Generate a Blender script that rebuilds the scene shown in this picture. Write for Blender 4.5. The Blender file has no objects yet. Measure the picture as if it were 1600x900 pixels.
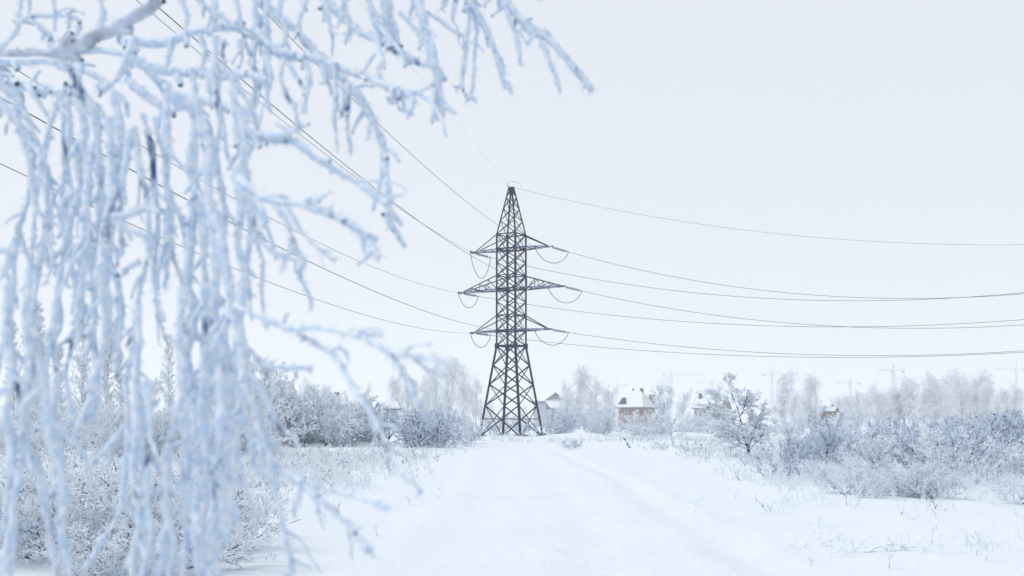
import bpy, math
import numpy as np
from mathutils import Vector, Matrix

# ------------------------------------------------------------------ camera
F = 1778.0          # focal length in pixels of the 1600 wide photograph
HY = 659.0          # horizon row
CAMH = 1.6
sc = bpy.context.scene
cam_d = bpy.data.cameras.new("camera")
cam = bpy.data.objects.new("camera", cam_d)
sc.collection.objects.link(cam)
cam.location = (0, 0, CAMH)
cam.rotation_euler = (math.radians(90), 0, 0)
cam_d.sensor_width = 36.0
cam_d.lens = 36.0 * F / 1600.0
cam_d.shift_y = (HY - 450.0) / 1600.0
cam_d.clip_start = 0.05
cam_d.clip_end = 20000
cam_d.dof.use_dof = True
cam_d.dof.focus_distance = 90.0
cam_d.dof.aperture_fstop = 6.3
sc.camera = cam

# ------------------------------------------------------------------ world, sun, exposure
SUN_EL, SUN_AZ = math.radians(52), math.radians(-100)
world = bpy.data.worlds.new("World")
sc.world = world
world.use_nodes = True
wn, wl = world.node_tree.nodes, world.node_tree.links
wn.clear()
wo = wn.new("ShaderNodeOutputWorld")
bg = wn.new("ShaderNodeBackground")
sky = wn.new("ShaderNodeTexSky")
sky.sky_type = 'NISHITA'
sky.sun_disc = False
sky.sun_elevation = SUN_EL
sky.sun_rotation = SUN_AZ
sky.dust_density = 4.0
mixw = wn.new("ShaderNodeMix"); mixw.data_type = 'RGBA'
mixw.inputs[0].default_value = 0.90          # an even deck of winter cloud over the clear sky
wl.new(sky.outputs[0], mixw.inputs[6])
mixw.inputs[7].default_value = (6.6, 6.9, 7.42, 1)
wl.new(mixw.outputs[2], bg.inputs[0])
bg.inputs[1].default_value = 0.10
wl.new(bg.outputs[0], wo.inputs[0])

sun_d = bpy.data.lights.new("sun", 'SUN')
sun_d.energy = 1.5
sun_d.angle = math.radians(40)
sun_d.color = (1.0, 0.985, 0.965)
sun = bpy.data.objects.new("sun", sun_d)
sc.collection.objects.link(sun)
sd = Vector((math.sin(SUN_AZ) * math.cos(SUN_EL), math.cos(SUN_AZ) * math.cos(SUN_EL), math.sin(SUN_EL)))
sun.rotation_euler = sd.to_track_quat('Z', 'Y').to_euler()

sc.view_settings.view_transform = 'Standard'
sc.view_settings.look = 'None'
sc.view_settings.gamma = 1.0
sc.view_settings.use_curve_mapping = False
sc.view_settings.exposure = 0.30
sc.cycles.max_bounces = 12
sc.cycles.diffuse_bounces = 8
sc.cycles.volume_bounces = 2
sc.cycles.use_denoising = True

C = sc.collection
rng = np.random.default_rng(7)


def pix(x, y, d):
    return np.array([(x - 800.0) * d / F, d, CAMH - (y - HY) * d / F])


# ------------------------------------------------------------------ materials
def new_mat(name):
    m = bpy.data.materials.new(name)
    m.use_nodes = True
    nt = m.node_tree
    b = nt.nodes["Principled BSDF"]
    return m, nt, b


def noise(nt, scale, detail=3.0, coord='Object', rough=0.6):
    tc = nt.nodes.new("ShaderNodeTexCoord")
    n = nt.nodes.new("ShaderNodeTexNoise")
    n.inputs['Scale'].default_value = scale
    n.inputs['Detail'].default_value = detail
    n.inputs['Roughness'].default_value = rough
    nt.links.new(tc.outputs[coord], n.inputs['Vector'])
    return n


def ramp(nt, src, stops):
    r = nt.nodes.new("ShaderNodeValToRGB")
    e = r.color_ramp.elements
    while len(e) < len(stops):
        e.new(0.5)
    for i, (p, c) in enumerate(stops):
        e[i].position = p
        e[i].color = (*c, 1) if len(c) == 3 else c
    nt.links.new(src, r.inputs[0])
    return r


def bump(nt, b, src, strength, dist):
    bn = nt.nodes.new("ShaderNodeBump")
    bn.inputs['Strength'].default_value = strength
    bn.inputs['Distance'].default_value = dist
    nt.links.new(src, bn.inputs['Height'])
    nt.links.new(bn.outputs[0], b.inputs['Normal'])


def mat_plain(name, c1, c2=None, scale=4.0, rough=0.7, metal=0.0, bmp=0.0, bdist=0.01, detail=4.0):
    m, nt, b = new_mat(name)
    c2 = c2 or tuple(v * 0.75 for v in c1)
    n = noise(nt, scale, detail)
    r = ramp(nt, n.outputs['Fac'], [(0.35, c2), (0.65, c1)])
    nt.links.new(r.outputs[0], b.inputs['Base Color'])
    b.inputs['Roughness'].default_value = rough
    b.inputs['Metallic'].default_value = metal
    b.inputs['Specular IOR Level'].default_value = 0.25
    if bmp:
        bump(nt, b, n.outputs['Fac'], bmp, bdist)
    return m


def mat_rime(name, white, bark, scale, cut, soft=0.06, bmp=0.0, bscale=None, bdist=0.004, trans=0.0, stretch=1.0, vary=None):
    """bark under hoar frost: bark shows in blotches where the noise is below the cut"""
    m, nt, b = new_mat(name)
    n = noise(nt, scale, 3.0)
    if stretch != 1.0:
        mp = nt.nodes.new("ShaderNodeMapping")
        mp.inputs['Scale'].default_value = (1, 1, stretch)
        nt.links.new(n.inputs['Vector'].links[0].from_socket, mp.inputs[0])
        nt.links.new(mp.outputs[0], n.inputs['Vector'])
    r = ramp(nt, n.outputs['Fac'], [(max(cut - soft, 0), bark), (cut + soft, white)])
    col = r.outputs[0]
    if vary:                      # bluish mottling: shading within the strands put into the colour
        nv = noise(nt, scale * 2.3, 4.0)
        rv = ramp(nt, nv.outputs['Fac'], [(0.36, vary), (0.62, (1, 1, 1))])
        mx = nt.nodes.new("ShaderNodeMix"); mx.data_type = 'RGBA'; mx.blend_type = 'MULTIPLY'
        mx.inputs[0].default_value = 1.0
        nt.links.new(col, mx.inputs[6]); nt.links.new(rv.outputs[0], mx.inputs[7])
        col = mx.outputs[2]
    nt.links.new(col, b.inputs['Base Color'])
    if trans:
        tl = nt.nodes.new("ShaderNodeBsdfTranslucent")
        nt.links.new(col, tl.inputs['Color'])
        ms = nt.nodes.new("ShaderNodeMixShader")
        ms.inputs[0].default_value = trans
        nt.links.new(b.outputs[0], ms.inputs[1]); nt.links.new(tl.outputs[0], ms.inputs[2])
        nt.links.new(ms.outputs[0], nt.nodes["Material Output"].inputs['Surface'])
    b.inputs['Roughness'].default_value = 0.95
    b.inputs['Specular IOR Level'].default_value = 0.1
    if bmp:
        n2 = noise(nt, bscale or scale * 6, 4.0)
        bump(nt, b, n2.outputs['Fac'], bmp, bdist)
    return m


WHITE = (0.90, 0.952, 0.998)
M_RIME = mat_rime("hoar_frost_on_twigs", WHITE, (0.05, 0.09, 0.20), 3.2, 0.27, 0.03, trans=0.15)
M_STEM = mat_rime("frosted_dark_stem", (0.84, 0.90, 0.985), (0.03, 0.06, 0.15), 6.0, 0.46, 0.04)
M_RIMEB = mat_rime("shade_tinted_frost_on_twigs", (0.76, 0.845, 0.955), (0.025, 0.055, 0.13), 3.2, 0.345, 0.03, trans=0.15)  # darker, bluer frost copy: shade of the thicket interiors put into the colour
M_BIRCH_FAR = mat_rime("frost_on_birch_crown", (0.94, 0.97, 0.998), (0.20, 0.27, 0.40), 1.2, 0.22, 0.04, trans=0.2)
M_NEAR = mat_rime("thick_rime_on_birch_twig", (0.895, 0.942, 0.994), (0.10, 0.16, 0.30), 40.0, 0.345, 0.06, 0.9, 240, 0.005, stretch=0.4, vary=(0.66, 0.80, 0.96))
M_LIMB = mat_rime("frosted_birch_limb_bark", (0.66, 0.72, 0.83), (0.36, 0.39, 0.46), 16.0, 0.46, 0.16, 0.4, 120, 0.003)
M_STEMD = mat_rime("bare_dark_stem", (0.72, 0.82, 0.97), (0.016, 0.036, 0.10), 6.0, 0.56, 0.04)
M_WEED = mat_rime("frosted_weed", (0.90, 0.95, 0.99), (0.07, 0.08, 0.11), 9.0, 0.31, 0.02, trans=0.2)
M_DARKWEED = mat_rime("dark_dry_grass", (0.55, 0.62, 0.74), (0.028, 0.036, 0.06), 9.0, 0.56, 0.03)
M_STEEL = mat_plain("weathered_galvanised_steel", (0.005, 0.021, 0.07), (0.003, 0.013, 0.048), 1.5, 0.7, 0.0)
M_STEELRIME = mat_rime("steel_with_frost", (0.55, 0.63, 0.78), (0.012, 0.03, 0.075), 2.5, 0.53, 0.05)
M_WIRE = mat_plain("aluminium_conductor", (0.022, 0.024, 0.03), None, 2.0, 0.6)
M_INS = mat_plain("insulator_glass_frosted", (0.22, 0.27, 0.33), None, 6.0, 0.4)
M_CONC = mat_plain("concrete_footing", (0.16, 0.16, 0.17), None, 8.0, 0.9)
M_CRANE = mat_plain("crane_paint", (0.10, 0.11, 0.16), None, 0.5, 0.6)
M_WOOD = mat_rime("old_frosted_wood", (0.62, 0.68, 0.78), (0.09, 0.085, 0.085), 7.0, 0.5, 0.05)
M_GREYWALL = mat_plain("grey_siding", (0.36, 0.41, 0.48), (0.32, 0.36, 0.43), 1.0, 0.8)
M_GLASS = mat_plain("window_glass", (0.09, 0.13, 0.18), None, 0.6, 0.12)
M_FRAME = mat_plain("white_window_frame", (0.75, 0.77, 0.80), None, 1.0, 0.5)
M_FASCIA = mat_plain("dark_eave_board", (0.12, 0.125, 0.14), None, 1.0, 0.7)
M_BARK = mat_plain("dark_tree_bark", (0.06, 0.06, 0.07), (0.03, 0.03, 0.036), 9.0, 0.9, 0, 0.5)


def mat_snow():
    m, nt, b = new_mat("snow")
    n = noise(nt, 0.35, 5.0)
    r = ramp(nt, n.outputs['Fac'], [(0.3, (0.655, 0.715, 0.765)), (0.7, (0.695, 0.745, 0.785))])
    nt.links.new(r.outputs[0], b.inputs['Base Color'])
    b.inputs['Roughness'].default_value = 0.85
    b.inputs['Specular IOR Level'].default_value = 0.15
    n2 = noise(nt, 5.0, 6.0, 'Object', 0.65)
    bump(nt, b, n2.outputs['Fac'], 0.7, 0.06)
    return m


def mat_brick():
    m, nt, b = new_mat("red_brick_wall")
    tc = nt.nodes.new("ShaderNodeTexCoord")
    mp = nt.nodes.new("ShaderNodeMapping")
    mp.inputs['Rotation'].default_value = (math.radians(90), 0, 0)
    nt.links.new(tc.outputs['Object'], mp.inputs[0])
    bt = nt.nodes.new("ShaderNodeTexBrick")
    bt.inputs['Color1'].default_value = (0.26, 0.105, 0.10, 1)
    bt.inputs['Color2'].default_value = (0.19, 0.08, 0.08, 1)
    bt.inputs['Mortar'].default_value = (0.38, 0.33, 0.32, 1)
    bt.inputs['Scale'].default_value = 4.0
    nt.links.new(mp.outputs[0], bt.inputs['Vector'])
    nt.links.new(bt.outputs[0], b.inputs['Base Color'])
    b.inputs['Roughness'].default_value = 0.9
    return m


def mat_birchbark():
    m, nt, b = new_mat("birch_trunk_bark")
    tc = nt.nodes.new("ShaderNodeTexCoord")
    mp = nt.nodes.new("ShaderNodeMapping")
    mp.inputs['Scale'].default_value = (3, 3, 14)
    nt.links.new(tc.outputs['Object'], mp.inputs[0])
    n = nt.nodes.new("ShaderNodeTexNoise")
    n.inputs['Scale'].default_value = 1.5
    nt.links.new(mp.outputs[0], n.inputs['Vector'])
    r = ramp(nt, n.outputs['Fac'], [(0.38, (0.05, 0.05, 0.06)), (0.46, (0.62, 0.66, 0.72))])
    nt.links.new(r.outputs[0], b.inputs['Base Color'])
    b.inputs['Roughness'].default_value = 0.9
    return m


M_SNOW = mat_snow()
M_BRICK = mat_brick()
M_BIRCHBARK = mat_birchbark()


# ------------------------------------------------------------------ mesh helpers
def mesh_np(name, V, Q, smooth=False):
    """V (n,3), Q (m,4) or (m,3)"""
    V = np.asarray(V, dtype=np.float32)
    Q = np.asarray(Q, dtype=np.int32)
    k = Q.shape[1]
    me = bpy.data.meshes.new(name)
    me.vertices.add(len(V))
    me.vertices.foreach_set("co", V.ravel())
    me.loops.add(Q.size)
    me.loops.foreach_set("vertex_index", Q.ravel())
    me.polygons.add(len(Q))
    me.polygons.foreach_set("loop_start", np.arange(0, Q.size, k, dtype=np.int32))
    me.polygons.foreach_set("loop_total", np.full(len(Q), k, dtype=np.int32))
    if smooth:
        me.polygons.foreach_set("use_smooth", np.ones(len(Q), dtype=bool))
    me.update(calc_edges=True)
    return me


def link(name, me, mat=None, parent=None, loc=None):
    o = bpy.data.objects.new(name, me)
    C.objects.link(o)
    if me is not None and mat is not None and len(me.materials) == 0:
        me.materials.append(mat)
    if parent is not None:
        o.parent = parent
    if loc is not None:
        o.location = loc
    return o


def tag(o, label, cat, group=None, kind=None):
    if label: o["label"] = label
    if cat: o["category"] = cat
    if group: o["group"] = group
    if kind: o["kind"] = kind
    return o


def thing(name, label, cat, loc=(0, 0, 0), rz=0.0, group=None):
    o = bpy.data.objects.new(name, None)
    o.empty_display_size = 0.2
    C.objects.link(o)
    o.location = loc
    o.rotation_euler = (0, 0, rz)
    return tag(o, label, cat, group)


class MB:
    def __init__(s):
        s.v, s.f = [], []

    def box(s, c, size, rz=0.0):
        cx, cy, cz = c
        hx, hy, hz = size[0] / 2, size[1] / 2, size[2] / 2
        b = len(s.v)
        ca, sa = math.cos(rz), math.sin(rz)
        for dz in (-hz, hz):
            for dx, dy in ((-hx, -hy), (hx, -hy), (hx, hy), (-hx, hy)):
                s.v.append((cx + dx * ca - dy * sa, cy + dx * sa + dy * ca, cz + dz))
        for q in ((0, 3, 2, 1), (4, 5, 6, 7), (0, 1, 5, 4), (1, 2, 6, 5), (2, 3, 7, 6), (3, 0, 4, 7)):
            s.f.append([b + i for i in q])
        return s

    def poly(s, pts, faces):
        b = len(s.v)
        s.v += [tuple(p) for p in pts]
        s.f += [[b + i for i in q] for q in faces]
        return s

    def beam(s, a, b, w, w2=None):
        a, b = np.array(a, float), np.array(b, float)
        t = b - a
        t /= np.linalg.norm(t)
        ref = np.array([0, 0, 1.0]) if abs(t[2]) < 0.9 else np.array([1.0, 0, 0])
        u = np.cross(t, ref); u /= np.linalg.norm(u)
        v = np.cross(t, u)
        w2 = w if w2 is None else w2
        i = len(s.v)
        for p, ww in ((a, w), (b, w2)):
            for su, sv in ((-1, -1), (1, -1), (1, 1), (-1, 1)):
                s.v.append(tuple(p + u * su * ww / 2 + v * sv * ww / 2))
        for q in ((0, 1, 2, 3), (7, 6, 5, 4), (0, 4, 5, 1), (1, 5, 6, 2), (2, 6, 7, 3), (3, 7, 4, 0)):
            s.f.append([i + k for k in q])
        return s

    def build(s, name, mat, parent=None, loc=None, smooth=False):
        me = bpy.data.meshes.new(name)
        me.from_pydata(s.v, [], s.f)
        if smooth:
            for p in me.polygons: p.use_smooth = True
        me.update()
        return link(name, me, mat, parent, loc)


def frames(P):
    """P (N,K,3) -> u, v (N,K,3) perpendicular to the path"""
    T = np.empty_like(P)
    T[:, 1:-1] = P[:, 2:] - P[:, :-2]
    T[:, 0] = P[:, 1] - P[:, 0]
    T[:, -1] = P[:, -1] - P[:, -2]
    T /= np.linalg.norm(T, axis=2, keepdims=True) + 1e-9
    m = T.mean(axis=1)
    ref = np.where((np.abs(m[:, 2]) < 0.7)[:, None], np.array([0, 0, 1.0]), np.array([0.6, 0.8, 0.0]))
    U = np.cross(T, ref[:, None, :])
    U /= np.linalg.norm(U, axis=2, keepdims=True) + 1e-9
    W = np.cross(T, U)
    return T, U, W


def sweep(P, R, sides=3, lump=0.0, rg=None):
    N, K, _ = P.shape
    T, U, W = frames(P)
    a = np.arange(sides) * 2 * np.pi / sides
    rad = R[:, :, None] * np.ones(sides)
    if lump:
        rad = rad * (1 + lump * (rg.random(rad.shape) - 0.5) * 2)
    V = P[:, :, None, :] + rad[..., None] * (np.cos(a)[:, None] * U[:, :, None, :] + np.sin(a)[:, None] * W[:, :, None, :])
    idx = np.arange(N * K * sides).reshape(N, K, sides)
    nx = np.roll(idx, -1, axis=2)
    Q = np.stack([idx[:, :-1], nx[:, :-1], nx[:, 1:], idx[:, 1:]], axis=-1).reshape(-1, 4)
    return V.reshape(-1, 3), Q


def join(parts):
    Vs, Qs, o = [], [], 0
    for V, Q in parts:
        Vs.append(V); Qs.append(Q + o); o += len(V)
    return np.concatenate(Vs), np.concatenate(Qs)


def grow(rg, P, n, t0, t1, ang, L, K, grav=0.0, wob=0.1, r0=0.01, rtip=0.35, taper=0.5, even=False):
    """n side shoots on every path of P; returns (M,K,3) paths and (M,K) radii"""
    N, KP, _ = P.shape
    pi = np.repeat(np.arange(N), n)
    M = N * n
    t = rg.uniform(t0, t1, M)
    f = t * (KP - 1)
    i = np.minimum(f.astype(int), KP - 2)
    w = (f - i)[:, None]
    p0 = P[pi, i] * (1 - w) + P[pi, i + 1] * w
    tg = P[pi, i + 1] - P[pi, i]
    tg /= np.linalg.norm(tg, axis=1, keepdims=True) + 1e-9
    rv = rg.normal(size=(M, 3))
    u = rv - (rv * tg).sum(1, keepdims=True) * tg
    u /= np.linalg.norm(u, axis=1, keepdims=True) + 1e-9
    a = np.radians(rg.uniform(ang[0], ang[1], M))[:, None]
    d = np.cos(a) * tg + np.sin(a) * u
    ln = rg.uniform(L[0], L[1], M) * (1 - taper * t)
    out = np.empty((M, K, 3))
    out[:, 0] = p0
    for k in range(1, K):
        out[:, k] = out[:, k - 1] + d * (ln / (K - 1))[:, None]
        d = d + np.array([0, 0, grav / (K - 1)]) + rg.normal(size=(M, 3)) * wob
        d /= np.linalg.norm(d, axis=1, keepdims=True)
    R = r0 * np.linspace(1, rtip, K)[None, :] * rg.uniform(0.75, 1.25, (M, 1))
    return out, R


def trunks(rg, n, spread, ang, L, K, r0, grav=0.0, wob=0.06, rtip=0.3):
    az = rg.uniform(0, 2 * np.pi, n)
    a = np.radians(rg.uniform(ang[0], ang[1], n))
    d = np.stack([np.sin(a) * np.cos(az), np.sin(a) * np.sin(az), np.cos(a)], 1)
    rr = spread * np.sqrt(rg.random(n))
    p = np.stack([rr * np.cos(az), rr * np.sin(az), np.full(n, -0.05)], 1)
    ln = rg.uniform(L[0], L[1], n)
    out = np.empty((n, K, 3))
    out[:, 0] = p
    for k in range(1, K):
        out[:, k] = out[:, k - 1] + d * (ln / (K - 1))[:, None]
        d = d + np.array([0, 0, grav / (K - 1)]) + rg.normal(size=(n, 3)) * wob
        d /= np.linalg.norm(d, axis=1, keepdims=True)
    R = r0 * np.linspace(1, rtip, K)[None, :] * rg.uniform(0.75, 1.25, (n, 1))
    return out, R


# ------------------------------------------------------------------ ground
def vnoise(x, y, seed=0):
    r = np.random.default_rng(seed)
    z = np.zeros_like(x, dtype=float)
    for k in range(9):
        f = 0.12 * 1.75 ** k
        for _ in range(2):
            th, ph = r.uniform(0, 2 * np.pi, 2)
            z += np.sin(f * (x * np.cos(th) + y * np.sin(th)) + ph) * (0.5 / (1 + 1.1 * k) ** 1.5)
    return z


TL = (np.array([0, 11.8, 20, 31, 46, 69, 90]), np.array([-3.4, -3.3, -2.8, -2.3, -2.2, -2.4, -3.5]))
TR = (np.array([0, 11.8, 20, 31, 46, 69, 90]), np.array([2.6, 3.2, 4.3, 5.8, 7.2, 7.0, 4.0]))


def in_track(x, y):
    return (x > np.interp(y, *TL)) & (x < np.interp(y, *TR)) & (y > 2) & (y < 86)


_r = np.random.default_rng(404)
LUMPS = [(_r.uniform(-9, 12), _r.uniform(10, 42), _r.uniform(.12, .5), _r.uniform(-.02, .045)) for _ in range(170)]


def gh(x, y):
    x = np.asarray(x, float); y = np.asarray(y, float)
    xl, xr = np.interp(y, *TL), np.interp(y, *TR)
    outside = np.clip(np.maximum(xl - x, x - xr) / 2.0, 0, 1)
    outside = np.where(y > 90, 1, outside)
    rough = 0.010 + 0.05 * outside
    z = rough * vnoise(x, y, 3) + 0.07 * outside
    z += (0.004 + 0.014 * outside) * vnoise(x * 7.0, y * 5.0, 5) * np.clip((70 - y) / 30, 0, 1)
    # wheel ruts along the track
    cx = np.interp(y, [0, 12, 22, 35, 60, 80], [1.7, 1.85, 2.05, 2.1, 1.7, 0.2])
    near = np.clip((85 - y) / 20, 0, 1) * np.clip((y - 1) / 3, 0, 1)
    for off, dep, wd in ((-0.85, 0.030, .30), (0.85, 0.06, .32), (1.6, 0.02, .25), (-2.6, 0.02, .4), (-3.9, 0.016, .35)):
        q = (x - cx - off + 0.10 * np.sin(y * 0.31 + off) + 0.05 * np.sin(y * 1.3 + off * 3)) / wd
        z -= dep * np.exp(-q * q) * near * (0.75 + 0.25 * np.sin(y * 0.9 + off * 2))
        z += dep * 0.4 * np.exp(-((np.abs(q) - 1.9) / 0.7) ** 2) * near
    for q in LUMPS:
        m_ = (np.abs(x - q[0]) < 3 * q[2]) & (np.abs(y - q[1]) < 4 * q[2])
        if m_.any():
            z = np.where(m_, z + q[3] * np.exp(-(((x - q[0]) / q[2]) ** 2 + ((y - q[1]) / (q[2] * 1.3)) ** 2)), z)
    # snow heaps
    for hx, hy, hr, hh in ((6.2, 96, 2.6, 0.75), (5.0, 62, 2.2, 0.2), (-0.6, 107, 3.0, 0.25), (3.0, 96, 2.0, 0.4), (18.0, 70, 4.0, 0.35)):
        z += hh * np.exp(-(((x - hx) / hr) ** 2 + ((y - hy) / (hr * 0.8)) ** 2))
    return z


def g(x, y):
    return float(gh(np.array([x]), np.array([y]))[0])


def graded(lo, hi, fine, x0, x1, growth):
    a = list(np.arange(x0, x1 + 1e-6, fine))
    s = fine
    while a[-1] < hi:
        s *= growth; a.append(a[-1] + s)
    s = fine
    while a[0] > lo:
        s *= growth; a.insert(0, a[0] - s)
    return np.array(a)


xs = graded(-3600, 3600, 0.16, -9, 13, 1.07)
ys = graded(-400, 3600, 0.18, 6, 40, 1.05)
GX, GY = np.meshgrid(xs, ys)
GZ = gh(GX, GY)
far = np.clip((np.hypot(GX, GY) - 150) / 100, 0, 1)
GZ = GZ * (1 - far) + 0.05 * far
V = np.stack([GX, GY, GZ], -1).reshape(-1, 3)
nx_, ny_ = len(xs), len(ys)
idx = np.arange(nx_ * ny_).reshape(ny_, nx_)
Q = np.stack([idx[:-1, :-1], idx[:-1, 1:], idx[1:, 1:], idx[1:, :-1]], -1).reshape(-1, 4)
cc = V[Q].mean(1)
tr = in_track(cc[:, 0], cc[:, 1])


def sub_mesh(name, V, Q):
    u, inv = np.unique(Q, return_inverse=True)
    return mesh_np(name, V[u], inv.reshape(Q.shape), True)


tag(link("ground", sub_mesh("ground", V, Q[~tr]), M_SNOW), "snow covered open field", None, None, "structure")
tag(link("road", sub_mesh("road", V, Q[tr]), M_SNOW), "smooth snowed-over vehicle track with faint wheel ruts", None, None, "structure")

# ------------------------------------------------------------------ pylon
PY = 110.0
PPM = F / PY
PX = (799 - 800) / PPM
HH = lambda y: (685 - y) / PPM
pyl = thing("power_pylon", "dark steel lattice power pylon with three pairs of cross arms", "pylon", (PX, PY, 0.0), math.radians(-29))
unit = None


def unit_angle():
    """an L-section bar of unit length along z"""
    t = 0.16
    pr = [(0, 0), (1, 0), (1, t), (t, t), (t, 1), (0, 1)]
    v = [(x - 0.35, y - 0.35, z) for z in (0, 1) for x, y in pr]
    n = len(pr)
    f = [[i, (i + 1) % n, (i + 1) % n + n, i + n] for i in range(n)] + [list(range(n))[::-1], list(range(n, 2 * n))]
    me = bpy.data.meshes.new("angle_bar")
    me.from_pydata(v, [], f)
    me.update()
    me.materials.append(M_STEEL)
    return me


ANGLE = unit_angle()
ANGLE_R = ANGLE.copy(); ANGLE_R.name = "angle_bar_frosted"; ANGLE_R.materials.clear(); ANGLE_R.materials.append(M_STEELRIME)


def bar(name, a, b, w, parent=pyl, me=ANGLE):
    a, b = Vector(a), Vector(b)
    o = bpy.data.objects.new(name, me)
    C.objects.link(o)
    o.parent = parent
    d = b - a
    o.rotation_mode = 'QUATERNION'
    o.rotation_quaternion = d.to_track_quat('Z', 'Y')
    o.location = a
    o.scale = (w, w, d.length)
    return o


def halfside(h):
    return float(np.interp(h, [0, HH(541), HH(367), HH(294)], [2.27, 1.03, 1.02, 0.17]))


COR = ((1, 1), (1, -1), (-1, -1), (-1, 1))


def corner(k, h):
    a = halfside(h)
    return (COR[k % 4][0] * a, COR[k % 4][1] * a, h)


LV_low = [HH(y) for y in (683, 634, 601, 571, 541)]
LV_mid = [HH(y) for y in (541, 517, 493, 472, 452, 431, 411, 390, 367)]
LV_top = [HH(y) for y in (367, 346, 327, 309, 294)]
for k in range(4):
    bar("leg", corner(k, 0.0), corner(k, HH(541)), 0.21)
    bar("leg", corner(k, HH(541)), corner(k, HH(367)), 0.18)
    bar("leg", corner(k, HH(367)), corner(k, HH(294)), 0.13)
for LV, w in ((LV_low, 0.105), (LV_mid, 0.085), (LV_top, 0.065)):
    for i in range(len(LV) - 1):
        for k in range(4):
            bar("brace", corner(k, LV[i]), corner(k + 1, LV[i + 1]), w)
            bar("brace", corner(k + 1, LV[i]), corner(k, LV[i + 1]), w)
for h, w in ((HH(655), 0.08), (HH(541), 0.16), (HH(517), 0.15), (HH(493), 0.09), (HH(452), 0.15), (HH(431), 0.09), (HH(390), 0.15), (HH(367), 0.1), (HH(294), 0.1)):
    for k in range(4):
        bar("horizontal_strut", corner(k, h), corner(k + 1, h), w)
for k in range(4):
    x, y, _ = corner(k, 0.0)
    MB().box((x, y, 0.12), (0.95, 0.95, 0.5)).box((x, y, 0.42), (0.5, 0.5, 0.1)).build("footing", M_CONC, pyl)
    x, y, _ = corner(k, HH(541))
    MB().box((x, y, HH(541)), (0.3, 0.3, 0.5)).build("gusset_plate", M_STEEL, pyl)
ap = HH(294)
MB().box((0, 0, ap + 0.06), (0.55, 0.3, 0.08)).beam((-0.3, 0, ap + .1), (-0.45, 0, ap + .35), .06).build("peak_bracket", M_STEEL, pyl)

ARMS = []   # (side, row, tip local)
for row, (yb, yt, ln) in enumerate(((390, 367, 4.05), (452.5, 431, 5.45), (517, 493, 4.05))):
    hb, ht = HH(yb), HH(yt)
    for sx in (1, -1):
        a = halfside(hb)
        arm = link("cross_arm", None, None, pyl)
        mb = MB()
        for sy in (1, -1):
            tip = (sx * ln, sy * 0.16, hb)
            bar("chord", (sx * a, sy * a, hb), tip, 0.15, arm, ANGLE_R)
            bar("tie", (sx * a, sy * a, ht), (sx * (ln - 0.1), sy * 0.14, hb + 0.06), 0.1, arm)
            nseg = 3 if row == 1 else 2
            for q in range(1, nseg + 1):
                t = q / (nseg + 1)
                lo = (sx * (a + (ln - a) * t), sy * (a + (0.16 - a) * t), hb)
                hi = (lo[0], lo[1], ht + (hb - ht) * t)
                if row == 1:
                    bar("brace", lo, hi, 0.065, arm)
                    t2 = (q - 1) / (nseg + 1)
                    bar("brace", (sx * (a + (ln - a) * t2), sy * (a + (0.16 - a) * t2), hb), hi, 0.06, arm)
                lo2 = (lo[0], -lo[1], hb)
                if sy > 0:
                    bar("brace", lo, lo2, 0.065, arm)
        mb.box((sx * (ln + 0.12), 0, hb), (0.5, 0.42, 0.12)).build("tip_plate", M_STEELRIME, arm)
        ARMS.append((sx, row, ln, hb))

ca, sa = math.cos(math.radians(-29)), math.sin(math.radians(-29))


def pyl_w(p):
    return np.array([PX + p[0] * ca - p[1] * sa, PY + p[0] * sa + p[1] * ca, p[2]])


def pyl_l(w):
    x, y = w[0] - PX, w[1] - PY
    return np.array([x * ca + y * sa, -x * sa + y * ca, w[2]])


# ---- conductors
DL = np.array([-0.15, -1.0]); DL /= np.linalg.norm(DL)
DR = np.array([math.cos(math.radians(-15)), math.sin(math.radians(-15))])


def fit_wire(A, D, pts):
    """heights along the straight plan line A + t D so that the cable hangs through the sight lines; returns b, c"""
    T, Z = [], []
    for x, y in pts:
        q = (x - 800.0) / F
        den = D[0] - q * D[1]
        t = (q * A[1] - A[0]) / den
        if t < 1.0: continue
        Y = A[1] + t * D[1]
        T.append(t); Z.append(CAMH - (y - HY) * Y / F - A[2])
    T, Z = np.array(T), np.array(Z)
    M = np.stack([T, T * T], 1)
    return np.linalg.lstsq(M, Z, rcond=None)[0]


def cable(name, P, r, parent, mat=M_WIRE, sides=6):
    P = np.asarray(P)[None]
    V, Q = sweep(P, np.full(P.shape[:2], r), sides)
    return link(name, mesh_np(name, V, Q, True), mat, parent)


LEFT = {(1, 0): [(402, 6), (425, 32), (492, 97), (610, 210), (775, 350)],
        (-1, 0): [(215, 0), (310, 81), (381, 141), (436, 186), (605, 311)],
        (1, 1): [(268, 26), (378, 125), (451, 187), (533, 253), (605, 311), (738, 399)],
        (-1, 1): [(22, 106), (152, 187), (320, 285), (480, 370)],
        (1, 2): [(44, 172), (215, 271), (362, 351), (567, 450), (768, 512)],
        (-1, 2): [(0, 256), (105, 304), (225, 360), (325, 402), (442, 449)]}
RIGHT = {(1, 0): [(1156, 447), (1288, 463), (1405, 468), (1503, 465), (1600, 458)],
         (-1, 0): [(1015, 443), (1161, 464), (1288, 473), (1405, 473), (1517, 465), (1600, 453)],
         (1, 1): [(1156, 496), (1288, 509), (1391, 514), (1600, 507)],
         (-1, 1): [(1015, 492), (1161, 508), (1288, 514), (1391, 514), (1600, 496)],
         (1, 2): [(1156, 547), (1405, 558), (1600, 547)],
         (-1, 2): [(1015, 546), (1288, 560), (1405, 559), (1600, 549)]}


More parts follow.
